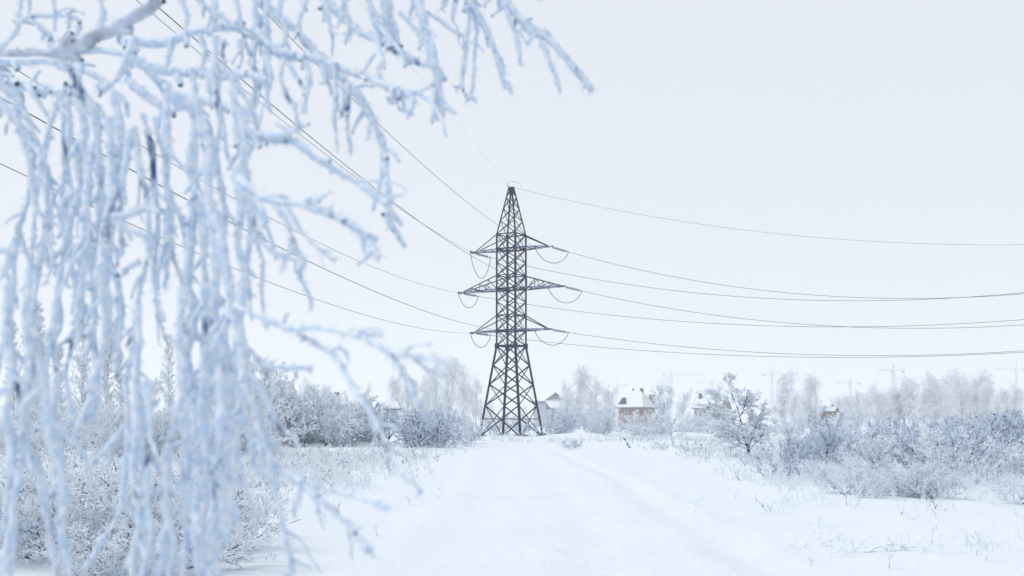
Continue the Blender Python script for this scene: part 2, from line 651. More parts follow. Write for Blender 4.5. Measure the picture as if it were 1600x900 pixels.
def lathe(prof, axis_a, axis_b, sides=10):
    """profile [(t along a->b in 0..1, radius)]"""
    a, b = np.array(axis_a), np.array(axis_b)
    P = np.array([a + (b - a) * t for t, _ in prof])[None]
    # keep frames straight
    T = (b - a) / np.linalg.norm(b - a)
    ref = np.array([0, 0, 1.0])
    U = np.cross(T, ref); U /= np.linalg.norm(U)
    W = np.cross(T, U)
    an = np.arange(sides) * 2 * np.pi / sides
    V = np.array([P[0, i] + r * (np.cos(x) * U + np.sin(x) * W) for i, (_, r) in enumerate(prof) for x in an])
    n = len(prof)
    ii = np.arange(n * sides).reshape(n, sides)
    nn = np.roll(ii, -1, 1)
    Q = np.stack([ii[:-1], nn[:-1], nn[1:], ii[1:]], -1).reshape(-1, 4)
    return V, Q


def insulator(wa, wb):
    a, b = pyl_l(wa), pyl_l(wb)
    pr = [(0.0, 0.025), (0.14, 0.025)]
    for k in range(8):
        t = 0.15 + k * 0.09
        pr += [(t, 0.035), (t + 0.02, 0.13), (t + 0.05, 0.12), (t + 0.07, 0.035)]
    pr += [(0.88, 0.03), (0.93, 0.06), (1.0, 0.05)]
    V, Q = lathe(pr, a, b)
    link("insulator_string", mesh_np("insulator_string", V, Q, True), M_INS, pyl)


ROWN = ("top", "middle", "bottom")
for sx, row, ln, hb in ARMS:
    side = "right" if sx > 0 else "left"
    root = thing("power_line", "dark conductor wire strung from the %s %s cross arm of the pylon" % (ROWN[row], side), "power line",
                 tuple(pyl_w((sx * ln, 0, hb))), 0, "conductors of the power line")
    org = np.array(root.location)
    tip = pyl_w((sx * (ln + 0.2), 0, hb))
    tipL = pyl_w((sx * (ln - 1.1), -0.3, hb)) if sx > 0 else tip
    ends = []
    for D, pts, tp, tmax in ((DL, LEFT[(sx, row)], tipL, 190.0), (DR, RIGHT[(sx, row)], tip, 78.0)):
        A = tp + np.array([0, 0, -0.05])
        b, c = fit_wire(A, D, pts)
        ts = np.linspace(0, 1, 90) ** 1.0 * tmax
        f = lambda t: np.stack([A[0] + D[0] * t, A[1] + D[1] * t, A[2] + b * t + c * t * t], -1)
        e = f(np.array([1.75]))[0]
        insulator(A, e)
        P = f(np.concatenate([[1.6], ts[ts > 1.7]]))
        cable("span", P - org, 0.0125 if D is DL else 0.019, root)
        ends.append(e)
    # jumper loop slung below the arm
    t = np.linspace(0, 1, 22)[:, None]
    dip = (2.3 if row == 0 and sx < 0 else 1.3)
    J = ends[0] * (1 - t) + ends[1] * t
    J[:, 2] -= (dip * (4 * t * (1 - t)) ** 0.75)[:, 0]
    cable("jumper_loop", J - org, 0.028, root)
root = thing("earth_wire", "thin earth wire running over the tip of the pylon", "power line", (PX, PY, ap), 0)
for D, pts, tmax in ((DL, [(738, 251), (693, 215)], 190.0), (DR, [(1161, 357), (1371, 380), (1503, 383), (1600, 381)], 90.0)):
    A = np.array([PX, PY, ap + 0.12])
    if D is DL:
        b, c = -0.035, 0.00025
    else:
        b, c = fit_wire(A, D, pts)
    ts = np.linspace(0, tmax, 80)
    cable("span", np.stack([D[0] * ts, D[1] * ts, 0.12 + b * ts + c * ts * ts], -1), 0.004 if D is DL else 0.012, root)
J = np.array([[-0.5, -0.3, 0.3], [-0.2, -.2, 0.55], [0.4, -0.1, 0.6], [0.8, -0.1, 0.4], [1.1, -.2, 0.0]])
cable("jumper_loop", J, 0.015, root)

# two thin frosted service wires low across the right of the field
for yy, nm in ((625, "upper"), (630, "lower")):
    A, B = pix(1310, yy + 2, 140), pix(1720, yy - 2, 132)
    t = np.linspace(0, 1, 40)[:, None]
    P = A * (1 - t) + B * t
    P[:, 2] -= (0.5 * 4 * t * (1 - t))[:, 0]
    o = cable("service_wire", P, 0.02, None, M_FRAME)
    tag(o, "%s of two thin frosted wires crossing before the distant wood" % nm, "wire")

# ------------------------------------------------------------------ houses
def gable_roof(L, W, rise, over, th, z0):
    """ridge along x; closed slab with the two slopes"""
    hw = W / 2 + over
    drop = over * rise / (W / 2)
    x0, x1 = -L / 2 - over, L / 2 + over
    pts, fs = [], []
    for x in (x0, x1):
        pts += [(x, -hw, z0 - drop), (x, 0, z0 + rise), (x, hw, z0 - drop), (x, hw, z0 - drop + th), (x, 0, z0 + rise + th), (x, -hw, z0 - drop + th)]
    fs = [(0, 1, 4, 5), (1, 2, 3, 4), (6, 11, 10, 7), (7, 10, 9, 8),
          (0, 6, 7, 1), (1, 7, 8, 2), (2, 8, 9, 3), (3, 9, 10, 4), (4, 10, 11, 5), (5, 11, 6, 0)]
    return pts, fs


def window(parent, c, w, h, rz, bars=True):
    n = Vector((math.sin(rz), -math.cos(rz), 0))       # outward
    fr = MB()
    t = 0.12
    wx = Vector((math.cos(rz), math.sin(rz), 0))
    c = Vector(c)
    for dx, dz, sx, sz in ((0, h / 2, w + t, t), (0, -h / 2, w + t, t), (-w / 2, 0, t, h - t), (w / 2, 0, t, h - t)):
        p = c + wx * dx + Vector((0, 0, dz)) + n * 0.05
        fr.box(p, (sx, 0.12, sz), rz)
    if bars:
        fr.box(c + n * 0.04, (0.09, 0.1, h - t), rz)
        fr.box(c + wx * (-w / 4) + Vector((0, 0, h * .2)) + n * 0.04, (w / 2 - t, 0.09, 0.07), rz)
    win = fr.build("window", M_FRAME, parent)
    MB().box(c + n * 0.012, (w - 0.02, 0.03, h - 0.02), rz).build("pane", M_GLASS, win)
    MB().box(c + Vector((0, 0, -h / 2 - 0.12)) + n * 0.1, (w + 0.3, 0.24, 0.08), rz).build("sill", M_SNOW, win)
    return win


def chimney(parent, c, w, h, mat=M_BRICK):
    ch = MB().box((c[0], c[1], c[2] + h / 2), (w, w, h)).box((c[0], c[1], c[2] + h + 0.06), (w + 0.16, w + 0.16, 0.12)).build("chimney", mat, parent)
    MB().box((c[0], c[1], c[2] + h + 0.2), (w + 0.1, w + 0.1, 0.15)).build("snow_cap", M_SNOW, ch)


D0 = 330.0
pm = F / D0
hz = lambda y: CAMH - (y - HY) / pm
hx = lambda x: (x - 800) / pm

# brick house with a hipped snowy roof; its corner faces the camera
ho = thing("brick_house", "red brick house with hipped snowy roof and small triangular dormer", "house", (hx(995), D0, 0), math.radians(-38))
W_, D_ = 8.0, 7.2
eh, rh = hz(637), hz(611)
MB().box((0, 0, eh / 2), (W_, D_, eh)).build("wall", M_BRICK, ho)
ov = 0.75
hipz = eh + 0.05
rp = [(-W_ / 2 - ov, -D_ / 2 - ov, hipz), (W_ / 2 + ov, -D_ / 2 - ov, hipz), (W_ / 2 + ov, D_ / 2 + ov, hipz), (-W_ / 2 - ov, D_ / 2 + ov, hipz),
      (-1.6, 0, rh), (1.6, 0, rh)]
rp2 = [(x * 1.0, y * 1.0, z + 0.3) for x, y, z in rp[:4]]
roof = MB().poly(rp[:4] + rp2 + rp[4:], [(0, 3, 2, 1), (0, 1, 5, 4), (1, 2, 6, 5), (2, 3, 7, 6), (3, 0, 4, 7),
                 (4, 5, 9, 8), (5, 6, 9), (6, 7, 8, 9), (7, 4, 8)]).build("roof", M_SNOW, ho)
for cx_, cy_, sx_, sy_ in ((0, -D_ / 2 - ov, W_ + 2 * ov + .1, .1), (0, D_ / 2 + ov, W_ + 2 * ov + .1, .1), (-W_ / 2 - ov, 0, .1, D_ + 2 * ov - .12), (W_ / 2 + ov, 0, .1, D_ + 2 * ov - .12)):
    MB().box((cx_, cy_, hipz - 0.14), (sx_, sy_, 0.3)).build("eave_board", M_FASCIA, roof)
yf = -D_ / 2 - .25
MB().poly([(-3.9, yf, eh + 1.0), (-1.1, yf, eh + 1.0), (-2.5, yf, eh + 2.9), (-3.9, 0, eh + 1.0), (-1.1, 0, eh + 1.0), (-2.5, 0, eh + 2.9)],
          [(0, 1, 2), (5, 4, 3), (0, 3, 4, 1), (1, 4, 5, 2), (2, 5, 3, 0)]).build("dormer", mat_plain("dark_dormer_boards", (0.05, 0.075, 0.11), None, 2.0), roof)
for sx_ in (-1, 1):
    MB().beam((-2.5 + sx_ * 1.75, -D_ / 4, eh + .95), (-2.5, -D_ / 4, eh + 3.05), .28).build("dormer_trim", M_SNOW, roof)
chimney(roof, (-1.3, 0.2, rh - 0.7), 0.3, 1.3, M_FASCIA)
chimney(roof, (1.5, 0.3, rh - 0.7), 0.75, 1.3, M_FASCIA)
chimney(roof, (3.6, 2.6, eh + 0.6), 1.3, 3.0)
for u in (-1.2, 2.4):
    window(ho, (u, -D_ / 2, hz(645)), 1.2, 1.9, 0.0)
for u in (-1.4, 1.6):
    window(ho, (W_ / 2, u, hz(645)), 1.1, 1.9, math.radians(90))
MB().box((W_ / 2 + .08, -D_ / 2 - .08, eh / 2), (.14, .14, eh - .1)).build("downpipe", M_FASCIA, ho)
# porch gable at the right facade
pw = 2.6
pr_p, pr_f = gable_roof(2.4, pw, 1.3, 0.25, 0.22, 2.6)
porch = MB().box((W_ / 2 + 1.1, 0.2, 1.3), (2.1, pw, 2.6)).poly([(W_ / 2 + 2.15, 0.2 - pw / 2, 2.6), (W_ / 2 + 2.15, 0.2 + pw / 2, 2.6), (W_ / 2 + 2.15, 0.2, 3.85)], [(0, 1, 2)]).build("porch", M_GREYWALL, ho)
MB().poly([(p[0] + W_ / 2 + 1.2, p[1] + 0.2, p[2]) for p in pr_p], pr_f).build("porch_roof", M_SNOW, porch)
for sy_ in (-1, 1):
    MB().beam((W_ / 2 + 2.68, 0.2 + sy_ * (pw / 2 + .25), 2.4), (W_ / 2 + 2.68, 0.2, 3.95), .16).build("barge_board", M_FASCIA, porch)


def simple_house(name, label, x, d, L, W, eave, rise, rz, wall, chim=(), wins=(), over=0.5, th=0.35, cat="house"):
    o = thing(name, label, cat, ((x - 800) * d / F, d, 0), rz)
    MB().box((0, 0, eave / 2), (L, W, eave)).poly(
        [(-L / 2, -W / 2, eave), (-L / 2, W / 2, eave), (-L / 2, 0, eave + rise), (L / 2, -W / 2, eave), (L / 2, W / 2, eave), (L / 2, 0, eave + rise)],
        [(0, 2, 1), (3, 4, 5)]).build("wall", wall, o)
    p, f = gable_roof(L, W, rise, over, th, eave + 0.04)
    r = MB().poly(p, f).build("roof", M_SNOW, o)
    k = rise / (W / 2)
    for sx in (-1, 1):
        xx = sx * (L / 2 + over + 0.06)
        for sy in (-1, 1):
            MB().beam((xx, sy * (W / 2 + over), eave - over * k + .05), (xx, 0, eave + rise + .05), 0.24).build("barge_board", M_FASCIA, r)
    for sy in (-1, 1):
        MB().box((0, sy * (W / 2 + over + 0.03), eave - over * k - .02), (L + 2 * over, 0.1, 0.24)).build("eave_board", M_FASCIA, r)
    for c in chim:
        chimney(r, (c[0], c[1], c[2]), c[3], c[4], c[5] if len(c) > 5 else M_BRICK)
    for w in wins:
        window(o, w[0], w[1], w[2], w[3])
    return o


# grey gabled house just right of the pylon: gable end towards the camera
gh1 = simple_house("gabled_house", "pale grey gabled house with snowy roof right behind the pylon", 857, D0, 9.0, 5.6, hz(626), 2.0, math.radians(-68), M_GREYWALL,
                   wins=[((4.5, 0.0, hz(628) + .1), 1.7, 1.1, math.radians(90))], over=0.45)
lp, lf = gable_roof(7.5, 6.0, 1.6, 0.4, 0.45, hz(640))
MB().box((6.6, 0.9, hz(640) / 2), (3.9, 7.4, hz(640))).build("porch", M_GREYWALL, gh1)
MB().poly([(4.6, -3.2, hz(627)), (4.6, 5.2, hz(627)), (9.2, 5.4, hz(639)), (9.2, -3.4, hz(639)),
           (4.6, -3.2, hz(627) + .4), (4.6, 5.2, hz(627) + .4), (9.2, 5.4, hz(639) + .4), (9.2, -3.4, hz(639) + .4)],
          [(0, 3, 2, 1), (4, 5, 6, 7), (0, 1, 5, 4), (1, 2, 6, 5), (2, 3, 7, 6), (3, 0, 4, 7)]).build("porch_roof", M_SNOW, gh1)
simple_house("gabled_brick_house", "brick house with snowy roof and two chimneys behind the spreading bare tree", 1112, D0 - 10, 7.5, 7.5, hz(637), 3.0, math.radians(-30), M_BRICK,
             chim=[(-3.0, -1.0, hz(628), .7, 2.0, M_FASCIA), (1.5, -0.4, hz(625), 1.5, 1.4, M_FASCIA)],
             wins=[((-1.6, -3.75, hz(648)), 1.2, 1.6, 0), ((1.6, -3.75, hz(648)), 1.2, 1.6, 0), ((3.75, 0, hz(630)), 1.0, 1.2, math.radians(90))])
simple_house("dark_house", "dark house end with a flat snowy roof beside the tall birch pair", 1285, 300, 6.5, 4.5, 4.4, 0.9, math.radians(-25), mat_plain("dark_brown_brick", (0.13, 0.09, 0.09), (0.20, 0.14, 0.13), 3.0, .9),
             chim=[(2.6, 0.2, 4.9, .6, 1.0)], wins=[((-1.4, -2.25, 2.6), 1.2, 1.3, 0)])
simple_house("low_house", "low snow roofed house half hidden behind the left thicket", 548, 250, 7.0, 5.0, hz(625) * 250 / D0 - 0.5, 1.2, math.radians(12), M_GREYWALL,
             chim=[(-3.0, 0.4, 6.3, .9, 1.6, M_FASCIA)], wins=[((0.5, -2.5, 4.6), 1.1, 1.2, 0)])
simple_house("shed", "small shed with a steep roof edge left of the pylon among shrubs", 606, 236, 3.0, 2.6, 4.6, 0.9, math.radians(24), M_GREYWALL, over=0.6, cat="shed")

# board fence in front of the second brick house
fe = thing("board_fence", "low dark board fence capped with snow below the distant brick house", "fence", (hx(1097) * 260 / D0, 260, 0), math.radians(4))
for i in range(12):
    MB().box((-2.75 + i * 0.5, 0, 0.75), (0.46, 0.06, 1.5)).build("board", M_WOOD, fe)
for i in range(4):
    MB().box((-3 + i * 2, 0.1, 0.8), (0.12, 0.12, 1.7)).build("post", M_FASCIA, fe)
MB().box((0, 0, 1.58), (6.2, 0.3, 0.14)).build("snow_cap", M_SNOW, fe)

# ------------------------------------------------------------------ cranes in the haze
def crane(x, ytop, d, jib, label, face=1):
    d *= 1.35
    jib *= 1.35
    H = CAMH + (HY - ytop) * d / F
    o = thing("tower_crane", label, "crane", ((x - 800) * d / F, d, 0), 0 if face > 0 else math.pi, "tower cranes on the far building site")
    w = 2.6
    m = MB()
    mh = H * 0.87
    for sx in (-1, 1):
        for sy in (-1, 1):
            m.beam((sx * w / 2, sy * w / 2, 0), (sx * w / 2, sy * w / 2, mh), 0.35)
    n = int(mh / 3)
    for i in range(n):
        z0, z1 = i * mh / n, (i + 1) * mh / n
        for k in range(4):
            a = COR[k]; b = COR[(k + 1) % 4]
            m.beam((a[0] * w / 2, a[1] * w / 2, z0), (b[0] * w / 2, b[1] * w / 2, z1), 0.18)
    m.build("mast", M_CRANE, o)
    m = MB()
    nj = int(jib / 3)
    for sy in (-0.7, 0.7):
        m.beam((0, sy, mh), (jib, sy, mh), 0.35)
    m.beam((0, 0, mh + 1.5), (jib, 0, mh + 1.5), 0.3)
    for i in range(nj):
        x0 = i * jib / nj
        m.beam((x0, -0.7, mh), (x0 + jib / nj / 2, 0, mh + 1.5), 0.16)
        m.beam((x0 + jib / nj / 2, 0, mh + 1.5), (x0 + jib / nj, 0.7, mh), 0.16)
    m.build("jib", M_CRANE, o)
    m = MB()
    for sy in (-0.7, 0.7):
        m.beam((0, sy, mh), (-14, sy, mh), 0.4)
    m.box((-7, 0, mh), (14, 1.2, 0.2))
    m.build("counter_jib", M_CRANE, o)
    MB().box((-12, 0, mh - 1.0), (3.4, 1.8, 3.0)).build("counterweight", M_CRANE, o)
    m = MB()
    for sx in (-0.8, 0.8):
        for sy in (-0.8, 0.8):
            m.beam((sx, sy, mh), (0, 0, H), 0.3)
    m.build("apex_frame", M_CRANE, o)
    MB().beam((0, 0, H), (jib * .75, 0, mh + 1.5), .15).build("tie_rod", M_CRANE, o)
    MB().beam((0, 0, H), (-12, 0, mh + .2), .15).build("tie_rod", M_CRANE, o)
    MB().box((1.6, -1.5, mh - 1.6), (1.8, 1.6, 2.2)).build("cab", M_CRANE, o)


for x, y, d, j, l, fc in ((964, 594, 1250, 14, "faint tower crane just above the hipped roof of the brick house", 1),
                          (1037, 584, 1450, 12, "slim faint tower crane left of the tallest crane above the rooftops", -1),
                          (1049, 574, 1350, 36, "tall faint tower crane with long jib above the rooftops", 1),
                          (1090, 605, 1500, 14, "lowest faint tower crane beside the second brick house", 1),
                          (1113, 589, 1300, 18, "faint tower crane above the gabled brick house", -1),
                          (1206, 573, 1200, 10, "faint tower crane at the left edge of the birch pair", 1),
                          (1329, 589, 1150, 16, "faint tower crane between the birch pair and the distant wood", -1),
                          (1396, 567, 1050, 14, "tower crane rising behind the left end of the distant wood", -1),
                          (1588, 565, 1300, 26, "very faint tower crane at the far right above the wood", -1)):
    crane(x, y, d, j, l, fc)

# ------------------------------------------------------------------ frosted plants
def plant_meshes(name, stem_parts, twig_parts):
    Vs, Qs = join(stem_parts)
    Vt, Qt = join(twig_parts)
    return mesh_np(name + "_stems", Vs, Qs, True), mesh_np(name + "_twigs", Vt, Qt, False)


def make_shrub(seed, n=13, ang=(8, 52), fine=1.0, up=0.35, dark=False):
    """about 2 m tall"""
    r = np.random.default_rng(seed)
    S, RS = trunks(r, n, 0.28, ang, (1.3, 2.1), 7, 0.016, up, 0.07)
    B, RB = grow(r, S, 9, 0.15, 0.97, (20, 55), (0.35, 0.85), 5, 0.35, 0.10, 0.010 * fine)
    T, RT = grow(r, B, 7, 0.1, 1.0, (20, 60), (0.14, 0.40), 3, 0.15, 0.12, 0.0095 * fine)
    dk = r.random(len(T)) < 0.38
    TD, RTD = T[dk], RT[dk] * 0.55
    T, RT = T[~dk], RT[~dk]
    Nn, RN = grow(r, T, 3, 0.1, 1.0, (30, 70), (0.04, 0.13), 2, 0, 0.0, 0.0085 * fine, 0.5)
    c = len(B) // 4
    if dark:
        c = len(B) // 2
    return plant_meshes("shrub", [sweep(S, RS), sweep(B[:c], RB[:c] * .8), sweep(TD, RTD)],
                        [sweep(B[c:], RB[c:] * 1.1), sweep(T, RT), sweep(Nn, RN)])


def make_willow(seed, fine=1.5):
    """upright thicket of fine shoots, about 3 m"""
    r = np.random.default_rng(seed)
    S, RS = trunks(r, 20, 0.5, (2, 26), (1.8, 3.1), 7, 0.016, 0.3, 0.04)
    B, RB = grow(r, S, 11, 0.1, 0.97, (14, 36), (0.4, 1.0), 4, 0.35, 0.07, 0.010 * fine)
    T, RT = grow(r, B, 7, 0.1, 1.0, (18, 50), (0.15, 0.42), 3, 0.2, 0.10, 0.009 * fine)
    dk = r.random(len(T)) < 0.4
    TD, RTD = T[dk], RT[dk] * 0.6
    T, RT = T[~dk], RT[~dk] * 1.15
    Nn, RN = grow(r, T, 2, 0.1, 1.0, (30, 70), (0.06, 0.15), 2, 0, 0.0, 0.011 * fine, 0.5)
    c = len(B) // 5
    return plant_meshes("willow", [sweep(S, RS), sweep(B[:c], RB[:c]), sweep(TD, RTD)],
                        [sweep(B[c:], RB[c:] * 1.1), sweep(T, RT), sweep(Nn, RN)])


def make_column(seed):
    """narrow frosted poplar, about 11 m"""
    r = np.random.default_rng(seed)
    S, RS = trunks(r, 1, 0.0, (0, 2), (10.6, 11.2), 12, 0.10, 0.1, 0.015, 0.12)
    B, RB = grow(r, S, 170, 0.05, 0.99, (30, 66), (1.0, 2.2), 6, 0.35, 0.08, 0.034, 0.4, 0.6)
    T, RT = grow(r, B, 9, 0.1, 1.0, (20, 60), (0.25, 0.65), 3, 0.2, 0.12, 0.027)
    dk = r.random(len(T)) < 0.35
    TD, RTD = T[dk], RT[dk] * 0.6
    T, RT = T[~dk], RT[~dk] * 1.2
    Nn, RN = grow(r, T, 3, 0.1, 1.0, (30, 75), (0.08, 0.24), 2, 0, 0.0, 0.028, 0.5)
    c = len(B) // 5
    return plant_meshes("poplar", [sweep(S, RS, 7), sweep(B[:c], RB[:c]), sweep(TD, RTD)], [sweep(B[c:], RB[c:] * 1.05), sweep(T, RT), sweep(Nn, RN)])


def make_birch(seed, lean=6):
    """drooping birch, about 10 m"""
    r = np.random.default_rng(seed)
    S, RS = trunks(r, 3, 0.25, (1, lean), (7.4, 10.3), 12, 0.12, 0.1, 0.035, 0.12)
    B, RB = grow(r, S, 24, 0.12, 0.98, (22, 58), (2.0, 4.6), 8, 0.25, 0.10, 0.045, 0.3, 0.6)
    Dn, RD = grow(r, B, 6, 0.2, 1.0, (30, 90), (0.8, 2.4), 7, -2.6, 0.10, 0.030, 0.5, 0.3)
    T, RT = grow(r, Dn, 5, 0.05, 1.0, (20, 60), (0.25, 0.65), 3, -0.7, 0.12, 0.026)
    Nn, RN = grow(r, T, 3, 0.1, 1.0, (30, 75), (0.08, 0.22), 2, 0, 0.0, 0.024, 0.5)
    return plant_meshes("birch", [sweep(S, RS, 7), sweep(B[:18], RB[:18])], [sweep(B[18:], RB[18:] * 1.0), sweep(Dn, RD), sweep(T, RT), sweep(Nn, RN)])


def make_smalltree(seed, h=4.5, fine=1.5, low=0.10, dkf=0.3):
    """open crowned orchard-like tree with a dark trunk"""
    r = np.random.default_rng(seed)
    S, RS = trunks(r, 1, 0.0, (4, 9), (h * 0.85, h * 0.9), 9, 0.07, 0.1, 0.06, 0.2)
    L, RL = grow(r, S, 22, low, 0.97, (25, 62), (h * 0.3, h * 0.68), 8, 0.35, 0.09, 0.026, 0.3, 0.4)
    B, RB = grow(r, L, 11, 0.12, 1.0, (22, 55), (0.45, 1.1), 5, 0.2, 0.12, 0.011 * fine)
    T, RT = grow(r, B, 8, 0.1, 1.0, (20, 65), (0.14, 0.42), 3, 0.1, 0.12, 0.009 * fine)
    Nn, RN = grow(r, T, 3, 0.1, 1.0, (30, 75), (0.05, 0.14), 2, 0, 0.0, 0.008 * fine, 0.5)
    c, q = len(B) // 4, len(L) // 2
    dk = r.random(len(T)) < dkf
    TD, RTD = T[dk], RT[dk] * 0.6
    T, RT = T[~dk], RT[~dk] * 1.15
    return plant_meshes("tree", [sweep(S, RS, 7), sweep(L[:q], RL[:q], 5), sweep(B[:c], RB[:c] * .8), sweep(TD, RTD)], [sweep(L[q:], RL[q:] * .95, 5), sweep(B[c:], RB[c:]), sweep(T, RT), sweep(Nn, RN)])


def with_mats(ms, m1, m2):
    a, b = ms[0].copy(), ms[1].copy()
    a.materials.clear(); b.materials.clear()
    a.materials.append(m1); b.materials.append(m2)
    return a, b


SHRUB_RAW = [make_shrub(11, 13, (8, 52), 1.25), make_shrub(12, 15, (5, 60), 1.3), make_shrub(13, 11, (5, 40), 1.3), make_shrub(14, 14, (20, 62), 1.4, 0.2)]
FAR_RAW = [make_shrub(15, 12, (8, 55), 2.3), make_shrub(16, 14, (5, 60), 2.2, .25), make_shrub(17, 11, (5, 45), 2.4)]
FAR = [with_mats(m, M_STEM, M_RIME) for m in FAR_RAW]
FAR_B = [with_mats(m, M_STEMD, M_RIMEB) for m in FAR_RAW]
SHRUB = [with_mats(m, M_STEM, M_RIME) for m in SHRUB_RAW]
SHRUB_B = [with_mats(m, M_STEMD, M_RIMEB) for m in SHRUB_RAW]
WILLOW = [with_mats(make_willow(s), M_STEM, M_RIME) for s in (21, 22, 23)]
WILLOW_B = [with_mats(m, M_STEM, M_RIMEB) for m in WILLOW[:2]]
COLUMN = [with_mats(make_column(s), M_STEM, M_RIME) for s in (31, 32, 33)]
BIRCH = [with_mats(make_birch(s), M_BIRCHBARK, M_BIRCH_FAR) for s in (41, 42, 43, 44)]
TREE = [with_mats(make_smalltree(s), M_STEM, M_RIME) for s in (51, 52, 54)]
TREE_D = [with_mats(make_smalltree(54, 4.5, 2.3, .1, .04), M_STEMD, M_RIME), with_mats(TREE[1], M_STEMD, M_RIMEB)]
TANGLE = [with_mats(make_shrub(sd_, 17, (15, 74), 1.4, 0.1, True), M_STEM, M_RIME) for sd_ in (81, 82)]


def put(kind, name, label, cat, x, d, h, nominal, group=None, wide=1.0, parts=("stems", "twigs"), lean=None, seed=None, zoff=0.0):
    r = rng
    X = (x - 800) * d / F
    o = thing(name, label, cat, (X, d, (g(X, d) if d < 150 else 0.05) - 0.03 + zoff), r.uniform(0, 6.28), group)
    s = h / nominal
    o.scale = (s * wide * r.uniform(.92, 1.08), s * wide * r.uniform(.92, 1.08), s)
    if lean:
        o.rotation_euler = (lean[0], lean[1], lean[2])
    for nm, me in zip(parts, kind):
        link(nm, me, None, o)
    return o


dist = lambda y: CAMH * F / (y - HY)          # distance of a ground point seen at row y
hgt = lambda y, d: CAMH + (HY - y) * d / F    # height of a point seen at row y at distance d
pick = lambda L: L[rng.integers(len(L))]
TP = ("trunk", "crown")

# --- tall narrow trees on the left
for i, (x, top, d, lab) in enumerate(((22, 500, 88, "frosted narrow poplar nearest the left edge behind the hanging twigs"),
                                      (44, 478, 96, "second frosted poplar from the left edge behind the hanging twigs"),
                                      (66, 466, 84, "tallest frosted poplar, dense and white, behind the left twigs"),
                                      (98, 540, 75, "shorter frosted poplar between the tall left poplars"),
                                      (127, 474, 90, "frosted poplar in the middle of the left row"),
                                      (163, 498, 92, "frosted poplar at the right end of the tall left row"),
                                      (190, 545, 96, "thin frosted poplar just right of the tall left row"),
                                      (262, 522, 120, "hazy frosted poplar standing alone behind the hanging twigs"),
                                      (290, 560, 105, "short frosted poplar left of the thickest bundle of twigs"))):
    put(COLUMN[i % 3], "poplar_tree", lab, "tree", x, d, hgt(top, d), 11, "frosted poplars on the left", 0.9, TP)
for i, (x, top, d) in enumerate(((405, 560, 70), (340, 570, 78), (430, 585, 74), (228, 590, 72), (455, 592, 80))):
    put(TREE[i % 3], "bare_tree", "frosted bare tree behind the hanging twigs at the %s" % ("left edge of the open view", "centre of the twig curtain", "end of the left thicket", "gap between twig bundles", "tall end of the left thicket")[i],
        "tree", x, d, hgt(top, d), 4.6, "bare trees of the left thicket", 0.9, TP)

# --- left thicket
for i in range(34):
    x = rng.uniform(395, 745); d = rng.uniform(66, 86)
    top = np.interp(x, [395, 450, 540, 600, 660, 745], [606, 600, 612, 616, 630, 648]) + rng.uniform(-4, 24)
    dark = 590 < x < 720
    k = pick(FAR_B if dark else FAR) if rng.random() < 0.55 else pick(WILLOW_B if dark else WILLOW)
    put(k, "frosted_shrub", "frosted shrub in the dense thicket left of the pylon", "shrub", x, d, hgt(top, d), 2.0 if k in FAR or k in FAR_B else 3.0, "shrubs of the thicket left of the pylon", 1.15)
for i in range(30):
    x = rng.uniform(-20, 400); d = rng.uniform(45, 72)
    k = pick(FAR) if rng.random() < 0.5 else pick(WILLOW)
    put(k, "frosted_shrub", "frosted shrub below the poplars behind the hanging twigs", "shrub", x, d, rng.uniform(1.3, 2.6), 2.0 if k in FAR else 3.0, "shrubs under the left poplars", 1.2)
# hazy trees behind the left thicket
for i, (x, top) in enumerate(((618, 585), (640, 575), (662, 590), (682, 560), (703, 556), (722, 572), (742, 590), (475, 590), (510, 598), (570, 600))):
    d = 330 + 15 * (i % 4)
    put(BIRCH[i % 4], "hazy_birch", "pale hazy birch rising behind the thicket left of the pylon", "tree", x, d, hgt(top, d), 10.5, "hazy birches behind the left thicket", 0.8, TP)

# --- around and right of the pylon
put(FAR_B[1], "frosted_shrub", "round frosted shrub beside the right foot of the pylon", "shrub", 868, 104, hgt(643, 104), 2.0, None, 1.4)
put(FAR[2], "frosted_shrub", "low frosted shrub between the pylon feet", "shrub", 815, 122, 2.4, 2.0, None, 1.3)
put(FAR[0], "frosted_shrub", "frosted shrub just left behind the pylon feet", "shrub", 770, 125, 3.0, 2.0, None, 1.3)
put(FAR[2], "frosted_shrub", "low twiggy shrub on the snow bank right of the pylon", "shrub", 897, 62, 0.6, 2.0, None, 2.2)
for x, top, d, lab in ((905, 574, 270, "tallest drooping birch between the grey house and the brick house"),
                       (886, 600, 255, "drooping birch closest to the grey house"),
                       (928, 596, 280, "drooping birch leaning over the snow right of the tallest one"),
                       (948, 606, 262, "pale drooping birch touching the brick house")):
    put(pick(BIRCH), "birch_tree", lab, "tree", x, d, hgt(top, d), 10.0, None, 0.9, TP)
for i in range(12):
    x = rng.uniform(872, 965); d = rng.uniform(120, 160)
    k = pick(WILLOW)
    put(k, "frosted_shrub", "pale upright frosted shrub under the birches right of the pylon", "shrub", x, d, hgt(rng.uniform(622, 650), d), 3.0, "shrubs under the birches", 1.3)
put(TREE[0], "bare_tree", "slim frosted tree with dark trunk right of the brick house", "tree", 1045, 118, hgt(598, 118), 4.6, None, 0.75, TP)
put(TREE[1], "bare_tree", "small frosted tree in front of the brick house", "tree", 1012, 150, hgt(645, 150), 4.6, None, 0.9, TP)
put(FAR[1], "frosted_shrub", "frosted shrub before the left corner of the brick house", "shrub", 978, 150, 2.8, 2.0, None, 1.5)
put((TREE_D[0]), "bare_tree", "spreading bare tree with dark leaning trunk right of centre", "tree", 1172, 51, hgt(603, 51), 4.3, None, 1.45, TP)
put(TREE[0], "bare_tree", "hazy round tree above the second brick house", "tree", 1066, 190, hgt(612, 190), 4.6, None, 0.8, TP)
